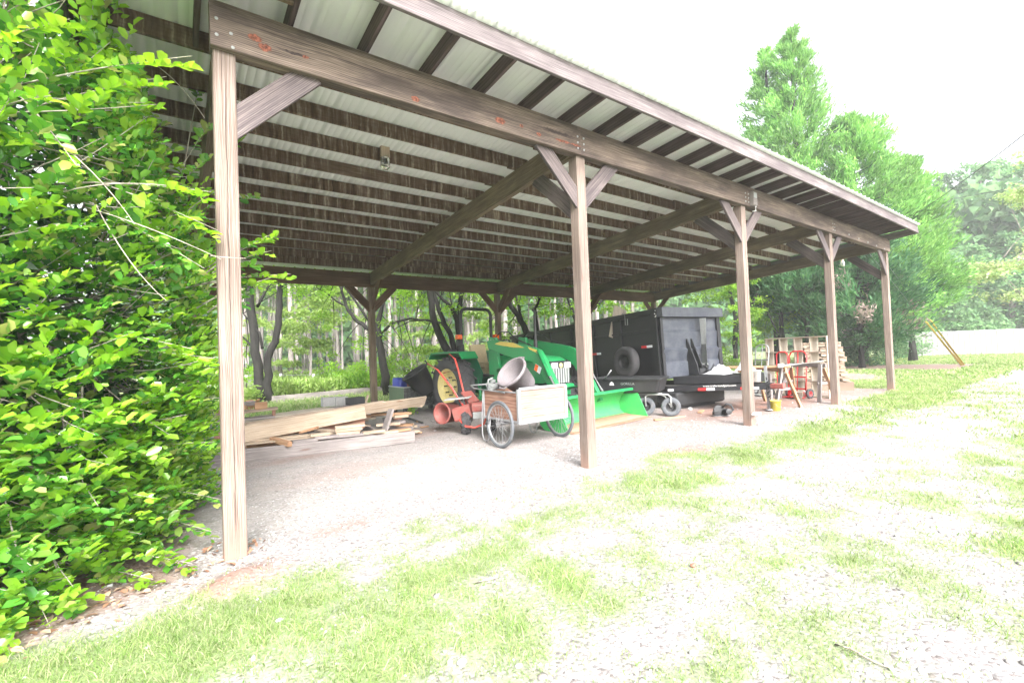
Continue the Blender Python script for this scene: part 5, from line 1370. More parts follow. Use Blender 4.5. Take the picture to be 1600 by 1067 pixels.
# tongue
tip = Vector((1.90, BWD/2, .44))
for s in (0, 1):
    y_ = .05 if s == 0 else BWD-.05
    X_(MB().bar((-.4, y_, .44), (.1, y_, .44), .07, .13), 'frame_rail', M['trailer'])
    tr = X_(MB().bar((.1, y_, .44), tip, .07, .13), 'tongue_rail', M['trailer'])
X_(MB().bar((-BL+.3, .05, .46), (-.4, .05, .46), .07, .13), 'frame_rail', M['trailer'])
X_(MB().bar((-BL+.3, BWD-.05, .46), (-.4, BWD-.05, .46), .07, .13), 'frame_rail', M['trailer'])
X_(MB().prism([(0, 0), (1.55, 0), (1.55, .18), (0, .18)], .02, Matrix()).box((.05, 0, .1), (.1, .02, .1)), 'hidden_gusset', M['trailer']) if False else None
mb = MB(); m4 = Matrix.Translation((.12, .12, .52))
mb.v += [Vector(p) for p in ((.12, .18, .52), (1.62, .78, .52), (1.62, 1.2, .52), (.12, 1.8, .52), (.12, .18, .70), (1.62, .78, .70), (1.62, 1.2, .70), (.12, 1.8, .70))]
for f in ((3, 2, 1, 0), (4, 5, 6, 7), (0, 1, 5, 4), (1, 2, 6, 5), (2, 3, 7, 6), (3, 0, 4, 7)): mb.face(f)
X_(mb, 'deck_box', M['trailer'], bevel=.01)
X_(MB().box(tip+Vector((.10, 0, 0)), (.26, .10, .11), ch=.02), 'coupler', M['redfade'])
mb = MB()
for k in range(8): mb.tube([(1.83+.05*(k % 2), BWD/2-.08, .62-.05*k), (1.85+.03*(k % 2), BWD/2-.1, .58-.05*k), (1.82, BWD/2-.06, .57-.05*k)], .012, 5)
X_(mb, 'chain', M['black'])
X_(MB().tube([(1.72, BWD/2+.1, -.02), (1.72, BWD/2+.1, .85)], .032, 10).lathe([(0, .02), (.06, .02), (.07, 0), (0, 0)], Matrix.Translation((1.72, BWD/2+.1, -.06)), 16), 'jack', M['steel'])
# spare tyre on the side
wheel(TX, (-.92, -.20, 1.10), .37, .22, .20, M['rubber'], M['black'], name='spare_tyre', nuts=5, dish=.02)
for x in (-3.3, -4.2): 
    for y_ in (-.02, BWD+.02): wheel(TX, (x, y_, .42+abs(x)*.0), .36, .22, .21, M['rubber'], M['black'], dish=.01)
X_(MB().tube([(-.92, -.2, 1.1), (-.92, 0, 1.1)], .05, 8), 'spare_mount', M['black'])
def strip(x, y, z, w, d, first='r'):
    u_ = Vector((d[0], d[1], 0)).normalized()
    for k, m in enumerate(('refl_r', 'refl_w') if first == 'r' else ('refl_w', 'refl_r')):
        a = Vector((x, y, z))+u_*(k*w); X_(MB().bar(a, a+u_*(w-.002), .006, .055), 'reflector', M[m])
strip(-.52, -.072, 1.42, .17, (1, 0)); strip(-2.35, -.05, 1.36, .17, (1, 0)); strip(-4.4, -.05, 1.36, .17, (1, 0))
td = (tip-Vector((.1, .05, .44))).normalized(); tn = Vector((td.y, -td.x, 0))
def onrail(s, z): return Vector((.1, .05, .44))+td*s+tn*.0385+Vector((0, 0, z))
for s_, m, w in ((-.02, 'refl_w', .13), (.62, 'refl_r', .17), (.79, 'refl_w', .17), (1.45, 'refl_r', .17), (1.62, 'refl_w', .17)):
    a = onrail(s_, -.03); X_(MB().bar(a, a+td*(w-.003), .005, .05), 'reflector', M[m])
tx_ = text('www.trailersandguns.com', .062, onrail(1.05, .038)+tn*.002, (R(90), 0, math.atan2(td.y, td.x)), M['white'], TX)
for k, (u, v) in enumerate(((1140, 572), (1122, 574))):
    pass
# loads on the tongue deck and over the side
def loose(name, label, cat, mat, p, size, rz=0, tilt=0, bevel=.0, group=None):
    mb = MB(); c_ = Vector(p); mm = Matrix.Rotation(rz, 4, 'Z')@Matrix.Rotation(tilt, 4, 'X')
    x, y, z = size; mb.bar(mm@Vector((-x/2, 0, 0)), mm@Vector((x/2, 0, 0)), y, z, up=(mm.to_3x3()@Vector((0, 0, 1))))
    mb.v = [v+c_ for v in mb.v]; return solo(mb, name, label, cat, M[mat], group=group, bevel=bevel)
def on_trailer(x, y, z): return TX.matrix_basis@Vector((x, y, z))
def rag(label, pts_c, s, mat, seed):
    rs = np.random.RandomState(seed); n_ = 14; mb = MB()
    for i in range(n_):
        for j in range(n_):
            x = (i/(n_-1)-.5)*s[0]; y = (j/(n_-1)-.5)*s[1]
            z = s[2]*max(0, 1-(abs(x/s[0])*2)**2)*max(0, 1-(abs(y/s[1])*2)**2)*(.4+1.2*float(vnoise(x*14, y*14, 1, seed)))
            mb.v.append(Vector(pts_c)+Vector((x, y, z)))
    for i in range(n_-1):
        for j in range(n_-1): a = i*n_+j; mb.face((a, a+n_, a+n_+1, a+1), None, 0, True)
    o_ = solo(mb, 'plastic_sheet', label, 'plastic sheet', mat); sm = o_.modifiers.new('t', 'SOLIDIFY'); sm.thickness = .004; return o_
rag('crumpled pale plastic sheet heaped on the trailer tongue', on_trailer(.85, .85, .72), (.65, .5, .16), M['cloth'], 3)
rag('second crumpled white sheet at the tip of the trailer tongue by the third post', on_trailer(1.35, 1.0, .73), (.4, .4, .2), M['cloth'], 8)
loose('carton', 'small white carton standing on the trailer tongue below the cylinder', 'carton', 'white', on_trailer(.5, 1.25, .79), (.16, .12, .16), .3)
loose('timber_block', 'brown timber scrap on the trailer tongue beside the third post', 'timber scrap', 'redwood', on_trailer(1.45, .8, .75), (.5, .12, .05), 1.0)
t = thing('white_pail', 'white pail hanging at the coupler of the trailer behind the third post', 'pail', on_trailer(1.70, .78, .54))
mb = MB().lathe([(0, 0), (.08, 0), (.095, .22), (.10, .22), (.10, .235), (.09, .235), (.075, .02), (0, .02)], n=22); mb.build('pail', M['white'], t)
MB().tube([(.094, 0, .2), (.07, 0, .10), (0, -.1, .02), (-.07, 0, .10), (-.094, 0, .2)], .004, 5).build('handle', M['steel'], t)
t = thing('cardboard_sheet', 'tan board standing in the trailer box above its front corner', 'board', on_trailer(-1.6, .3, 2.0)); 
MB().bar((-.2, 0, -.3), (.05, 0, .52), .5, .02, up=(0, 1, 0)).build('sheet', M['cubby'], t)
loose('board', 'pale plank sticking up out of the trailer box at its front right', 'board', 'cubby', on_trailer(-.5, 1.3, 2.26), (.9, .2, .03), .8, .3)
t = thing('steel_bracket', 'thin galvanised bracket hooked over the side of the trailer box', 'bracket', on_trailer(-1.0, -.07, 2.1))
MB().tube([(0, 0, .38), (.0, 0, -.1), (.05, -.03, -.1), (.05, -.03, .12), (0, .1, .2)], .012, 6).build('bracket', M['steel'], t)
# black bin under the tongue
t = thing('plastic_bin', 'long black plastic bin lying on the ground under the trailer tongue', 'bin', (9.15, 2.25, 0), math.atan2(-.12, .993))
mb = MB()
rg = [ringbox(-.62, .95, .26, .06, .05), ringbox(-.66, 1.0, .30, .10, .08), ringbox(-.66, 1.0, .30, .34, .08), ringbox(-.62, .96, .27, .37, .06)]; n = len(rg[0])
for r_ in rg: mb.v += r_
for i in range(3):
    for k in range(n): k2 = (k+1) % n; mb.face((i*n+k, i*n+k2, (i+1)*n+k2, (i+1)*n+k), None, 0, False)
mb.face(tuple(reversed(range(n)))); mb.face(tuple(range(3*n, 4*n))); mb.build('bin_shell', M['plastic'], t, bevel=.01)
MB().bar((-.5, 0, .03), (.8, 0, .03), .3, .06).build('skid', M['black'], t)

# ------------------------------------------------------------------ sawhorses and what lies on them
def sawhorse(label, a, b, h, mats, group=None):
    a, b = Vector(a), Vector(b); t = thing('sawhorse', label, 'sawhorse', (a+b)/2); d = (b-a).normalized(); s = Vector((-d.y, d.x, 0))
    W_(MB().bar(a+Vector((0, 0, h)), b+Vector((0, 0, h)), .04, .09), 'top_beam', M[mats[0]], t)
    for e, sg in ((a, 1), (b, -1)):
        for q in (-1, 1):
            W_(MB().bar(e+d*.12*sg+s*q*.03+Vector((0, 0, h+.02)), e+s*q*.27+Vector((0, 0, .0)), .04, .09, up=tuple(d)), 'leg', M[mats[1 if q > 0 else 2]], t)
        W_(MB().bar(e+d*.08*sg+s*-.20+Vector((0, 0, h*.5)), e+d*.08*sg+s*.20+Vector((0, 0, h*.5)), .02, .06), 'spreader', M['newgrey'], t)
        W_(MB().bar(e+d*.12*sg-s*.05+Vector((0, 0, h-.02)), e+d*.12*sg+s*.05+Vector((0, 0, h-.02)), .09, .10), 'bracket', M['greysteel'], t)
sawhorse('left sawhorse with one orange and one greyed front leg, nearest the third post', (10.05, .45, 0), (10.75, 1.5, 0), .80, ('redwood', 'newgrey', 'redwood'))
sawhorse('right sawhorse with metal brackets standing against the fourth post', (11.70, .30, 0), (12.0, 1.3, 0), .82, ('newgrey', 'newgrey', 'redwood'))
mb = MB(); mb.tube([(10.1, .55, .885), (11.85, .42, .905)], .028, 12); solo(mb, 'plastic_pipe', 'white plastic pipe laid across both sawhorses', 'pipe', M['white'])
loose('plank', 'orange stained plank lying on the left sawhorse', 'plank', 'redwood', (9.95, 1.0, .87), (1.25, .14, .04), 1.9)
loose('post_offcut', 'short grey timber standing upright under the left sawhorse', 'timber', 'newgrey', (10.35, .95, .35), (.09, .09, .7), 0)
loose('pipe_cap', 'white fitting at the left end of the plastic pipe on the sawhorse', 'pipe fitting', 'white', (10.03, .55, .895), (.09, .08, .08))
for nm, lab, cat, mt, (x, y), r_, h_ in (('yellow_pail', 'small yellow pail on the red dirt by the left sawhorse', 'pail', 'ybucket', (9.55, .48), .10, .20), ('paint_pail', 'dirty beige pail on the ground before the red hand truck', 'pail', 'cubby', (11.75, .95), .10, .17), ('paper_cup', 'small white cup standing beside the beige pail', 'cup', 'white', (12.0, .88), .045, .16)):
    t = thing(nm, lab, cat, (x, y, 0)); MB().lathe([(0, 0), (r_*.85, 0), (r_, h_), (r_*1.06, h_), (r_*1.06, h_+.012), (r_*.94, h_+.012), (r_*.8, .015), (0, .015)], n=22).build('shell', M[mt], t)
    if r_ > .09: MB().tube([(r_, 0, h_), (r_*.7, -r_*.7, h_*.5), (0, -r_*1.05, h_*.3), (-r_*.7, -r_*.7, h_*.5), (-r_, 0, h_)], .004, 5).build('handle', M['steel'], t)
# standing shelf frame
SF = thing('shelf_frame', 'tall wooden pigeonhole shelf frame with four columns standing near the fourth post', 'shelf', (12.4, 1.2, 0))
a, b = Vector((12.2, .45, 0)), Vector((12.62, 2.05, 0)); d_ = (b-a).normalized(); nr = Vector((d_.y, -d_.x, 0)); L_ = (b-a).length; Hs = 1.49; dp = .30
mid = nr*(dp/2)
def tilt(v): return v+nr*(.10*(v.z/Hs)) if False else v
for k in range(5):
    c_ = a+d_*(L_*k/4)+mid; W_(MB().bar(c_, c_+Vector((0, 0, Hs))-d_*.0, .028, dp, up=tuple(nr)), 'upright', M['cubby'], SF)
for z in (.02, .40, .76, 1.12, Hs-.0):
    W_(MB().bar(a-d_*.014+mid+Vector((0, 0, z)), b+d_*.014+mid+Vector((0, 0, z)), dp+.004, .028), 'shelf_board', M['cubby'], SF)
# hand trucks
def hand_truck(label, c, d, mat, h, w, lean):
    c = Vector(c); d = Vector(d).normalized(); n_ = Vector((d.y, -d.x, 0)); t = thing('hand_truck', label, 'hand truck', c)
    def q(s, z): return c+d*s+Vector((0, 0, z))+n_*(lean*z)
    loop = [q(-w/2, .05), q(-w/2, h-.12), q(-w/2+.05, h-.03), q(-w/2+.12, h), q(w/2-.12, h), q(w/2-.05, h-.03), q(w/2, h-.12), q(w/2, .05)]
    W_(MB().tube(loop, .017, 8), 'frame', M[mat], t)
    W_(MB().tube([q(0, h*.1), q(0, h-.01)], .013, 6), 'spine', M[mat], t)
    for z in (h*.2, h*.45, h*.7): W_(MB().bar(q(-w/2, z), q(w/2, z), .012, .035), 'crossbar', M[mat], t)
    W_(MB().bar(q(0, .03)-n_*.0, q(0, .03)-n_*.22, w, .01), 'toe_plate', M[mat], t)
    for s in (-1, 1):
        e = bpy.data.objects.new('wheel', None); COL.objects.link(e); e.parent = t; e.location = q(s*(w/2+.04), .12)+n_*.08-c
        mb = MB(); m = tyre(mb, (0, 0, 0), tuple(d), .12, .06, .06, 20); mb.build('tyre', M['rubber'], e); mb = MB(); rim(mb, m, .06, .05, .01); mb.build('rim', M[mat], e)
hand_truck('bright red hand truck leaning on the shelf frame', (12.02, 1.08, 0), tuple(d_), 'redhand', 1.15, .46, .10)
hand_truck('grey hand truck with a rounded top at the left end of the shelf frame', (12.15, 2.02, 0), tuple(d_), 'greysteel', 1.34, .40, .12)
# extra frame of the folding red truck
t = thing('folded_cart_frame', 'smaller red tube frame folded against the left side of the red hand truck', 'cart frame', (11.95, 1.32, 0))
W_(MB().tube([Vector((11.98, 1.50, .62)), Vector((12.0, 1.50, 1.08)), Vector((12.0, 1.44, 1.14)), Vector((11.98, 1.28, 1.14)), Vector((11.96, 1.22, 1.08)), Vector((11.93, 1.2, .62))], .016, 8).tube([Vector((11.98, 1.50, .64)), Vector((11.93, 1.2, .64))], .014, 6), 'frame', M['redhand'], t)
W_(MB().tube([Vector((11.98, 1.5, .64)), Vector((11.9, 1.45, .02))], .015, 8), 'leg', M['redhand'], t); W_(MB().tube([Vector((11.93, 1.2, .64)), Vector((11.86, 1.18, .02))], .015, 8), 'leg', M['redhand'], t)
# pallets
pz = 0; prz = random.Random(3)
ordn = ['lowest', 'second', 'third', 'fourth', 'fifth', 'sixth', 'seventh', 'eighth', 'topmost']
def pallet(label, c, rz, z, mat, w=1.2, d=1.0):
    t = thing('pallet', label, 'pallet', (c[0], c[1], z), rz, group='pallets stacked behind the shelf frame')
    for zz, nm in ((.125, 'deck_board'), (.008, 'deck_board')):
        for k in range(7 if zz > .1 else 4):
            nn = 6 if zz > .1 else 3; MB().bar((-w/2, -d/2+.05+k*(d-.1)/nn, zz), (w/2, -d/2+.05+k*(d-.1)/nn, zz), .10, .016).build(nm, mat, t)
    for x in (-w/2+.02, 0, w/2-.02):
        for y in (-d/2+.08, 0, d/2-.08): MB().box((x, y, .066), (.038, .15, .095)).build('block', mat, t)
        MB().bar((x, -d/2, .107), (x, d/2, .107), .09, .014).build('bearer', mat, t)
for k in range(9):
    if k == 0:
        loose('timber_bale', 'thick bound bale of weathered boards under the pallet stack', 'timber', 'pallet', (14.8, 1.45, .12), (1.35, 1.1, .24), .5)
        pz = .245; continue
    pallet('%s pallet of the leaning stack counted from the ground' % ordn[k-1], (14.75+prz.uniform(-.05, .05)-.02*k, 1.45+prz.uniform(-.05, .05)), .5+prz.uniform(-.06, .06), pz, M['pallet'] if k not in (2, 3) else M['new'], 1.25-.035*k, 1.05-.02*k)
    pz += .137
# tap pipe at the third post, power saw, loose boards
t = thing('water_pipe', 'white plastic water pipe elbow rising beside the foot of the third post', 'pipe', (7.66, -.04, 0))
W_(MB().tube([(7.62, -.115, -.05), (7.62, -.115, .19), (7.60, -.115, .215), (7.53, -.12, .22), (7.36, -.14, .22)], .017, 10), 'pipe', M['white'], t)
for p in ((7.62, -.115, .20), (7.44, -.13, .22), (7.62, -.115, .06)): W_(MB().box(p, (.05, .05, .05), ch=.01), 'fitting', M['white'], t)
p = at_z(1131, 650); t = thing('circular_saw', 'grey and black electric saw lying on the red dirt left of the third post', 'power saw', (p.x, p.y, 0), R(-36))
MB().lathe([(0, .02), (.10, .02), (.105, .015), (.105, -.015), (.10, -.02), (0, -.02)], Matrix.Translation((-.08, .03, .11))@Matrix.Rotation(R(80), 4, 'X'), 26, smooth=False).box((-.16, 0, .06), (.08, .10, .08), ch=.01).build('blade_guard', M['plastic'], t)
MB().lathe([(0, .12), (.055, .11), (.065, .02), (.065, -.08), (0, -.09)], Matrix.Translation((.03, -.06, .09))@Matrix.Rotation(R(80), 4, 'X'), 16, smooth=False).build('motor', M['plastic'], t)
MB().tube([(-.02, 0, .17), (.06, 0, .235), (.15, 0, .21), (.19, 0, .12), (.12, 0, .07), (.04, 0, .08)], .022, 8).build('handle', M['plastic'], t)
MB().bar((-.2, .03, .012), (.12, .03, .012), .14, .006).build('base_plate', M['steel'], t)
p = at_z(1046, 655); loose('bark_strip', 'long brown strip of wood on the ground right of the green bucket', 'wood strip', 'redwood', (p.x, p.y, .022), (.75, .05, .03), -.2)
p = at_z(1110, 652); loose('wood_strip', 'short flat timber scrap beside the black bin on the red dirt', 'timber scrap', 'redwood', (p.x+.5, p.y+.5, .02), (.35, .08, .03), .4)
p = at_z(1078, 640); rock('rock', 'pale stone lump under the trailer tongue left of the saw', 'rock', p, (.08, .06, .05), M['concrete'])

# ------------------------------------------------------------------ bin, drum, black tub behind the lumber
t = thing('utility_bin', 'open green and black box bin standing at the second back post', 'bin', (4.5, 6.8, 0))
bx0, bx1, by0, by1, bz0, bz1 = 4.0, 5.15, 6.35, 7.25, .18, .64
W_(MB().bar((bx0, by0, (bz0+bz1)/2), (bx0, by1, (bz0+bz1)/2), .03, bz1-bz0), 'side_panel', M['boxgreen'], t)
W_(MB().bar((bx1, by0, (bz0+bz1)/2), (bx1, by1, (bz0+bz1)/2), .03, bz1-bz0), 'side_panel', M['boxgreen'], t)
W_(MB().bar((bx0, by0, (bz0+bz1)/2), (bx1, by0, (bz0+bz1)/2), .03, bz1-bz0+.002), 'front_panel', M['blackw'], t)
W_(MB().bar((bx0, by1, (bz0+bz1)/2), (bx1, by1, (bz0+bz1)/2), .03, bz1-bz0+.002), 'back_panel', M['blackw'], t)
W_(MB().box(((bx0+bx1)/2, (by0+by1)/2, bz0+.01), (bx1-bx0-.04, by1-by0-.04, .02)), 'floor', M['blackw'], t)
for x in (bx0+.08, bx1-.08):
    for y in (by0+.1, by1-.1): W_(MB().box((x, y, .09), (.1, .1, .18)), 'leg', M['blackw'], t)
mb = MB()
for y in (by0, by1): mb.bar((bx0-.02, y, bz1+.012), (bx1+.02, y, bz1+.012), .05, .022)
for x in (bx0, bx1): mb.bar((x, by0+.026, bz1+.0125), (x, by1-.026, bz1+.0125), .05, .022)
W_(mb, 'rim', M['greysteel'], t)
c = Vector((4.19, 7.03, 0)); t = thing('blue_drum', 'blue plastic drum standing inside the open bin', 'drum', (c.x, c.y, .20))
MB().lathe([(0, 0), (.17, 0), (.185, .05), (.185, .30), (.192, .32), (.185, .34), (.18, .62), (.16, .66), (0, .66)], n=26).build('drum', M['blue'], t)
loose('maroon_panel', 'faded maroon board leaning inside the open bin', 'board', 'maroon', at_y(655, 603, 6.8), (.62, .03, .40), -.1, .1)
c = at_d(654, 590, 10.9); t = thing('black_tub', 'big black plant tub lying tilted on the bin behind the tractor wheel', 'tub', c)
q = Vector((0, 0, 1)).rotation_difference((RT*-.50+UP*.78-_F*.22).normalized()).to_matrix().to_4x4()
MB().lathe([(0, -.42), (.20, -.42), (.22, -.38), (.31, .14), (.335, .14), (.335, .18), (.31, .18), (.29, .12), (.2, -.38), (0, -.40)], q, 30).build('tub_shell', M['plastic'], t)
MB().tube([q@Vector((.33*math.cos(a), .33*math.sin(a), .17)) for a in [k*math.pi/14 for k in range(28)]], .014, 6, closed=True).build('rim', M['plastic'], t)

# ------------------------------------------------------------------ lumber pile
def plank(label, p0, p1, w, h, mat, name='board', up=(0, 0, 1), group=None, cat='board'):
    mb = MB(); mb.bar(p0, p1, w, h, up=up, ch=.003); return solo(mb, name, label, cat, M[mat], group=group)
A = at_y
plank('long greyed board on edge along the front foot of the lumber pile', (-.05, 3.62, .09), (2.78, 3.05, .09), .045, .18, 'newgrey')
plank('long pale plank leaning across the face of the lumber pile', A(372, 680, 3.75), A(570, 643, 4.0), .04, .235, 'new', up=(0, .25, 1))
plank('upper plank running on from the leaning one, its end high at the right', A(565, 640, 4.05), A(664, 626, 4.5), .035, .20, 'new', up=(0, -.5, 1))
plank('orange tinted plank in the shadow under the long leaning plank', A(385, 702, 3.95), A(560, 665, 4.2), .04, .24, 'redwood')
plank('flat wide board on top of the pile behind the leaning plank', (.35, 4.35, .42), (2.6, 4.6, .50), .28, .03, 'new')
plank('flat plywood strip on top of the pile left of the middle', (.1, 4.75, .44), (2.0, 5.15, .47), .40, .025, 'cubby')
plank('grey flat board at the back left of the pile', (.0, 4.4, .36), (1.3, 4.5, .37), .22, .04, 'newgrey')
plank('wide flat board at the back of the pile below the garden beds', (1.4, 5.5, .42), (3.6, 5.2, .46), .35, .03, 'newgrey')
plank('second flat board lying at the back of the pile', (1.2, 5.1, .40), (3.3, 5.55, .40), .22, .03, 'pallet')
plank('second tan plank on edge just behind the long leaning one', A(385, 668, 4.15), A(600, 631, 4.35), .035, .14, 'pallet')
plank('dark brown board on edge deep inside the pile', (.1, 4.15, .30), (2.3, 4.05, .26), .04, .16, 'plyside')
plank('pale plank low in the pile with its sawn end showing at the left', (.1, 3.85, .25), (2.1, 3.7, .20), .14, .035, 'new')
plank('thin board bridging the gap above the front board', (.3, 3.75, .215), (1.3, 3.55, .225), .12, .025, 'new')
plank('plank pointing right with a pale sawn end beside the bin', (2.2, 4.9, .44), (3.62, 4.55, .40), .15, .05, 'new')
plank('narrow board sticking out right under the pale plank end', (2.6, 4.6, .33), (3.3, 4.35, .30), .10, .04, 'redwood')
for k, (x, y, z, r_) in enumerate(((.5, 4.2, .06, .1), (1.6, 4.3, .06, -.1), (2.5, 4.4, .06, .05), (.7, 5.0, .06, 0), (2.0, 5.1, .06, .1), (3.1, 4.9, .06, -.1))):
    plank('', (x, y-.6, z), (x+.1, y+.6, z), .09, .12, 'newgrey', name='bearer', group='bearers under the lumber pile')['label'] = 'timber bearer laid crosswise under the lumber pile'
for k in range(14):
    x = RN.uniform(.3, 2.9); y = RN.uniform(4.1, 5.3); a_ = RN.uniform(-.15, .15); l_ = RN.uniform(.8, 1.3); z = .15+.055*(k % 4)
    o_ = plank('', (x-l_/2, y, z), (x+l_/2, y+a_*l_, z+.01), .14, .04, ('new', 'newgrey', 'pallet', 'redwood')[k % 4], group='boards stacked inside the lumber pile'); o_['label'] = 'board stacked flat inside the lumber pile behind the leaning plank'
offc = [((1.20, 3.42), .20, .34, .1, 'newgrey'), ((1.50, 3.38), .22, .34, .05, 'newgrey'), ((1.42, 3.46), .26, .28, .1, 'new'), ((1.82, 3.40), .24, .34, -.05, 'new'), ((1.84, 3.42), .285, .40, 0, 'new'), ((1.86, 3.42), .33, .44, .06, 'new'), ((1.85, 3.38), .20, .42, 0, 'newgrey'), ((2.2, 3.32), .21, .34, .12, 'new'), ((2.45, 3.45), .15, .4, -.1, 'new'), ((2.75, 3.65), .12, .4, .2, 'redwood'), ((2.9, 3.9), .10, .42, .1, 'newgrey'), ((2.65, 3.85), .22, .4, -.2, 'new'), ((2.85, 4.05), .20, .36, .3, 'newgrey'), ((3.0, 3.7), .05, .3, .5, 'new'), ((2.45, 3.7), .08, .5, 0, 'newgrey'), ((2.0, 3.6), .10, .5, 0, 'newgrey'), ((1.5, 3.6), .12, .5, 0, 'newgrey'), ((3.2, 4.3), .05, .34, .3, 'new'), ((3.05, 4.1), .13, .3, -.4, 'redwood')]
for (x, y), z, l_, a_, mt in offc:
    d0 = Vector((math.cos(a_-.2), math.sin(a_-.2), 0))*l_/2
    o_ = plank('', Vector((x, y, z))-d0, Vector((x, y, z))+d0, .12, .04, mt, name='offcut', group='short offcuts heaped on the lumber pile', cat='offcut'); o_['label'] = 'short sawn offcut heaped along the front of the lumber pile'
plank('split grey offcut standing tilted at the right of the offcut heap', (2.45, 3.55, .12), (2.62, 3.62, .50), .04, .16, 'newgrey', name='offcut', cat='offcut', up=(0, 1, .2))
plank('short round ended stick poking out low at the left of the pile', (.80, 3.72, .24), (.98, 3.35, .19), .07, .07, 'redwood', name='stick', cat='stick')
for k in range(22):
    x = RN.uniform(.5, 3.1); y = 3.95+RN.uniform(-.35, .9); a_ = RN.uniform(-1.2, 1.2); l_ = RN.uniform(.2, .5); z = RN.uniform(.12, .34); d0 = Vector((math.cos(a_), math.sin(a_), RN.uniform(-.25, .25)))*l_/2
    o_ = plank('', Vector((x, y, z))-d0, Vector((x, y, z))+d0, RN.uniform(.06, .13), RN.uniform(.025, .05), ('new', 'newgrey', 'pallet', 'redwood', 'plyside')[k % 5], name='scrap', group='tilted scraps strewn in the lumber pile', cat='wood scrap'); o_['label'] = 'tilted wood scrap wedged between the planks of the lumber pile'
for k in range(14):
    x = RN.uniform(2.9, 4.3); y = RN.uniform(3.6, 5.0); a_ = RN.uniform(-1.5, 1.5); l_ = RN.uniform(.08, .25); d0 = Vector((math.cos(a_), math.sin(a_), 0))*l_/2
    o_ = plank('', Vector((x, y, .02))-d0, Vector((x, y, .02))+d0, .05, .02, ('newgrey', 'redwood')[k % 2], name='splinter', group='bits of wood on the gravel beside the pile', cat='wood scrap'); o_['label'] = 'small bit of wood on the gravel right of the lumber pile'
# top left heap: pallet end, boards and bricks
plank('upper dark board of the low frame at the left end of the pile', (-.1, 4.9, .55), (1.05, 4.75, .60), .30, .03, 'pallet')
plank('lower dark board of the low frame at the left end of the pile', (-.1, 4.85, .46), (1.0, 4.7, .47), .26, .03, 'newgrey')
plank('small upright joining the two boards of the low frame', (.98, 4.68, .48), (.98, 4.68, .585), .05, .05, 'plyside', name='timber_block', up=(0, 1, 0))
plank('orange round faced slab on the left heap', (.15, 4.7, .64), (.58, 4.62, .67), .14, .06, 'redwood', name='slab', cat='wood slab')
plank('long pale slab on the left heap behind the orange one', (.0, 5.0, .68), (.75, 5.1, .69), .16, .07, 'newgrey', name='slab', cat='wood slab')
plank('short brown block at the right of the left heap', (.72, 4.8, .66), (.90, 4.78, .66), .10, .12, 'redwood', name='timber_block', cat='timber block')
plank('pale block standing beside the first post on the left heap', (-.02, 4.75, .68), (.10, 4.75, .68), .1, .13, 'new', name='timber_block', cat='timber block')
plank('short red brown block on the left heap under the pale slab', (.25, 4.95, .60), (.48, 4.95, .61), .1, .06, 'brick', name='timber_block', cat='timber block')
# blocks and black box at the back
plank('left grey concrete block at the back edge of the pile', A(503, 628, 5.95), A(522, 627, 5.95), .18, .18, 'concrete', name='concrete_block', cat='concrete block')
plank('right grey concrete block at the back edge of the pile', A(523, 627, 5.9), A(542, 626, 5.9), .18, .18, 'concrete', name='concrete_block', cat='concrete block')
t = thing('black_box', 'black panel in a pale wooden frame lying on the back of the pile', 'box', A(555, 628, 5.4))
c = Vector(A(555, 626, 5.4)); W_(MB().box(c, (.32, .2, .14), rz=.12), 'panel', M['black'], t)
W_(MB().bar(c+Vector((.18, -.05, -.09)), c+Vector((.24, -.08, .10)), .04, .04, up=(0, 1, 0)), 'frame', M['new'], t); W_(MB().bar(c+Vector((-.16, -.08, -.10)), c+Vector((.22, -.08, -.095)), .05, .03), 'frame', M['new'], t); W_(MB().bar(c+Vector((.1, .2, -.11)), c+Vector((.1, -.3, -.11)), .04, .04), 'frame', M['new'], t)
plank('black rubber strip lying on the gravel right of the lumber pile', at_z(630, 652)+Vector((0, 0, .03)), at_z(660, 662)+Vector((0, 0, .02)), .04, .03, 'black', name='rubber_strip', cat='strip')
plank('red brown brick lying under the pale plank end', at_z(612, 656)+Vector((0, 0, .05)), at_z(628, 655)+Vector((0, 0, .05)), .1, .09, 'brick', name='brick', cat='brick')
# bricks at the left of the pile
n = 0
for r_ in range(5):
    for k in range(2):
        x = -.20+.215*k+.03*(r_ % 2); z = .05+.083*r_
        if r_ == 4 and k == 1: continue
        o_ = plank('', (x, 3.80-.02*r_, z), (x+.19, 3.82, z+.002*r_), .10, .078, 'brick' if (r_+k) % 3 else 'brickp', name='brick', group='bricks stacked behind the nearest post', cat='brick'); o_['label'] = 'old brick in the rough stack just left of the nearest post'
# small plant by the pile
n = 60; p = at_z(652, 650); pp = np.array([p.x, p.y+.3, .12])+RN.normal(size=(n, 3))*np.array([[.05, .05, .07]])
t = thing('weed', 'small pale weed growing in front of the black bin panel', 'weed', (p.x, p.y+.3, 0)); leaf_obj('leaves', pp, rnd_unit(n)+np.array([[0, 0, .6]]), rnd_unit(n), .09, .04, M['mapleleaf'], t, simple=True)
MB().tube([(0, 0, 0), (0, 0, .15)], .006, 5).build('stem', M['twig'], t)

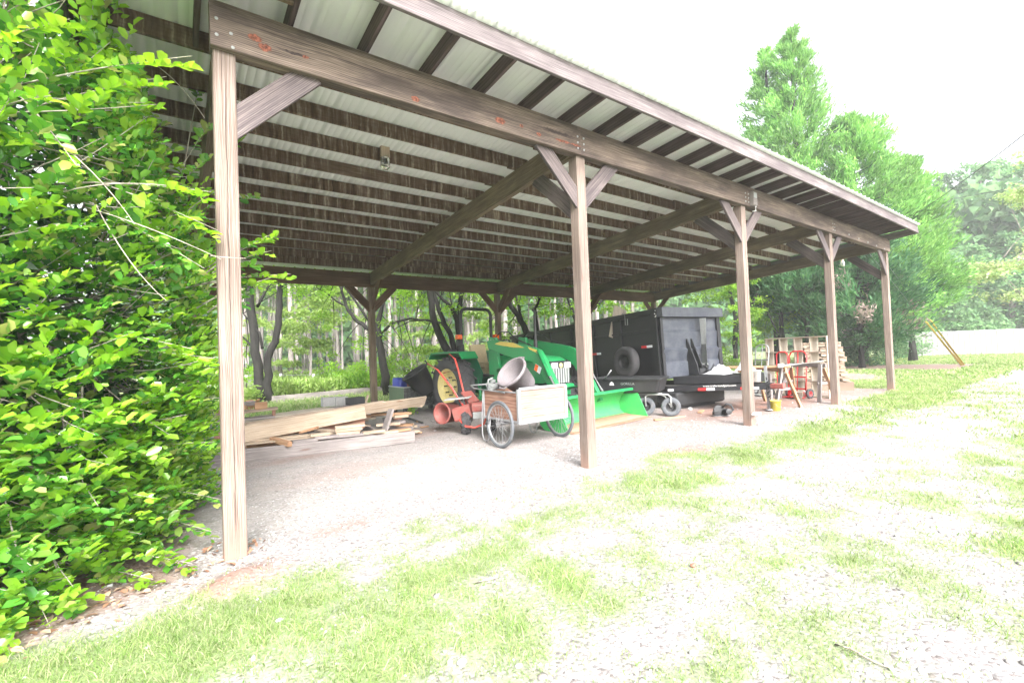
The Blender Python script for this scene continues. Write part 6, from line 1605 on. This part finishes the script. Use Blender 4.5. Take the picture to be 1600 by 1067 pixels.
# ------------------------------------------------------------------ light
w = bpy.data.worlds.new('World'); sc.world = w; w.use_nodes = True
nt = w.node_tree; nt.nodes.clear(); g = G(nt)
SUN_EL, SUN_AZ = R(40), R(196)     # azimuth of the sun, measured from +Y towards +X
sky = g.n('ShaderNodeTexSky', sky_type='NISHITA'); sky.sun_disc = False; sky.sun_elevation = SUN_EL; sky.sun_rotation = SUN_AZ
sky.air_density = 1.0; sky.dust_density = 6.0; sky.ozone_density = 1.0
hs = g.n('ShaderNodeHueSaturation'); hs.inputs['Saturation'].default_value = .22; g.put(hs.inputs['Color'], sky.outputs[0])
bg = g.n('ShaderNodeBackground'); g.put(bg.inputs[0], hs.outputs[0]); bg.inputs[1].default_value = .15
ow = g.n('ShaderNodeOutputWorld'); g.put(ow.inputs[0], bg.outputs[0])
sd = bpy.data.lights.new('sun', 'SUN'); sd.energy = .9; sd.angle = R(30); sd.color = (1, .97, .93)
so = bpy.data.objects.new('sun', sd); COL.objects.link(so)
dv = Vector((math.sin(SUN_AZ)*math.cos(SUN_EL), math.cos(SUN_AZ)*math.cos(SUN_EL), math.sin(SUN_EL)))
so.rotation_euler = dv.to_track_quat('Z', 'Y').to_euler(); so.location = (0, -10, 20)
HAZE = .0015
if HAZE:
    mb = MB(); x0, x1, y0, y1, z0, z1 = -123, 153, -123, 153, -1.2, 34
    mb.v = [Vector(p) for p in ((x0, y0, z0), (x1, y0, z0), (x1, y1, z0), (x0, y1, z0), (x0, y0, z1), (x1, y0, z1), (x1, y1, z1), (x0, y1, z1))]
    for f in ((3, 2, 1, 0), (4, 5, 6, 7), (0, 1, 5, 4), (1, 2, 6, 5), (2, 3, 7, 6), (3, 0, 4, 7)): mb.face(f)
    m, nt, p, o = newmat('haze_air'); nt.nodes.remove(p); v = nt.nodes.new('ShaderNodeVolumePrincipled'); v.inputs['Density'].default_value = HAZE; v.inputs['Color'].default_value = (.95, .97, 1, 1); nt.links.new(v.outputs[0], o.inputs['Volume'])
    hz = mb.build('haze', m); tag(hz, kind='stuff')
vs = sc.view_settings; vs.view_transform = 'Standard'; vs.look = 'None'; vs.exposure = 2.28; vs.gamma = 1; vs.use_curve_mapping = False
cy = sc.cycles; cy.use_denoising = True; cy.max_bounces = 8; cy.diffuse_bounces = 5; cy.glossy_bounces = 3; cy.transmission_bounces = 6; cy.transparent_max_bounces = 8
cy.caustics_reflective = False; cy.caustics_refractive = False; cy.sample_clamp_indirect = 8; cy.volume_bounces = 1
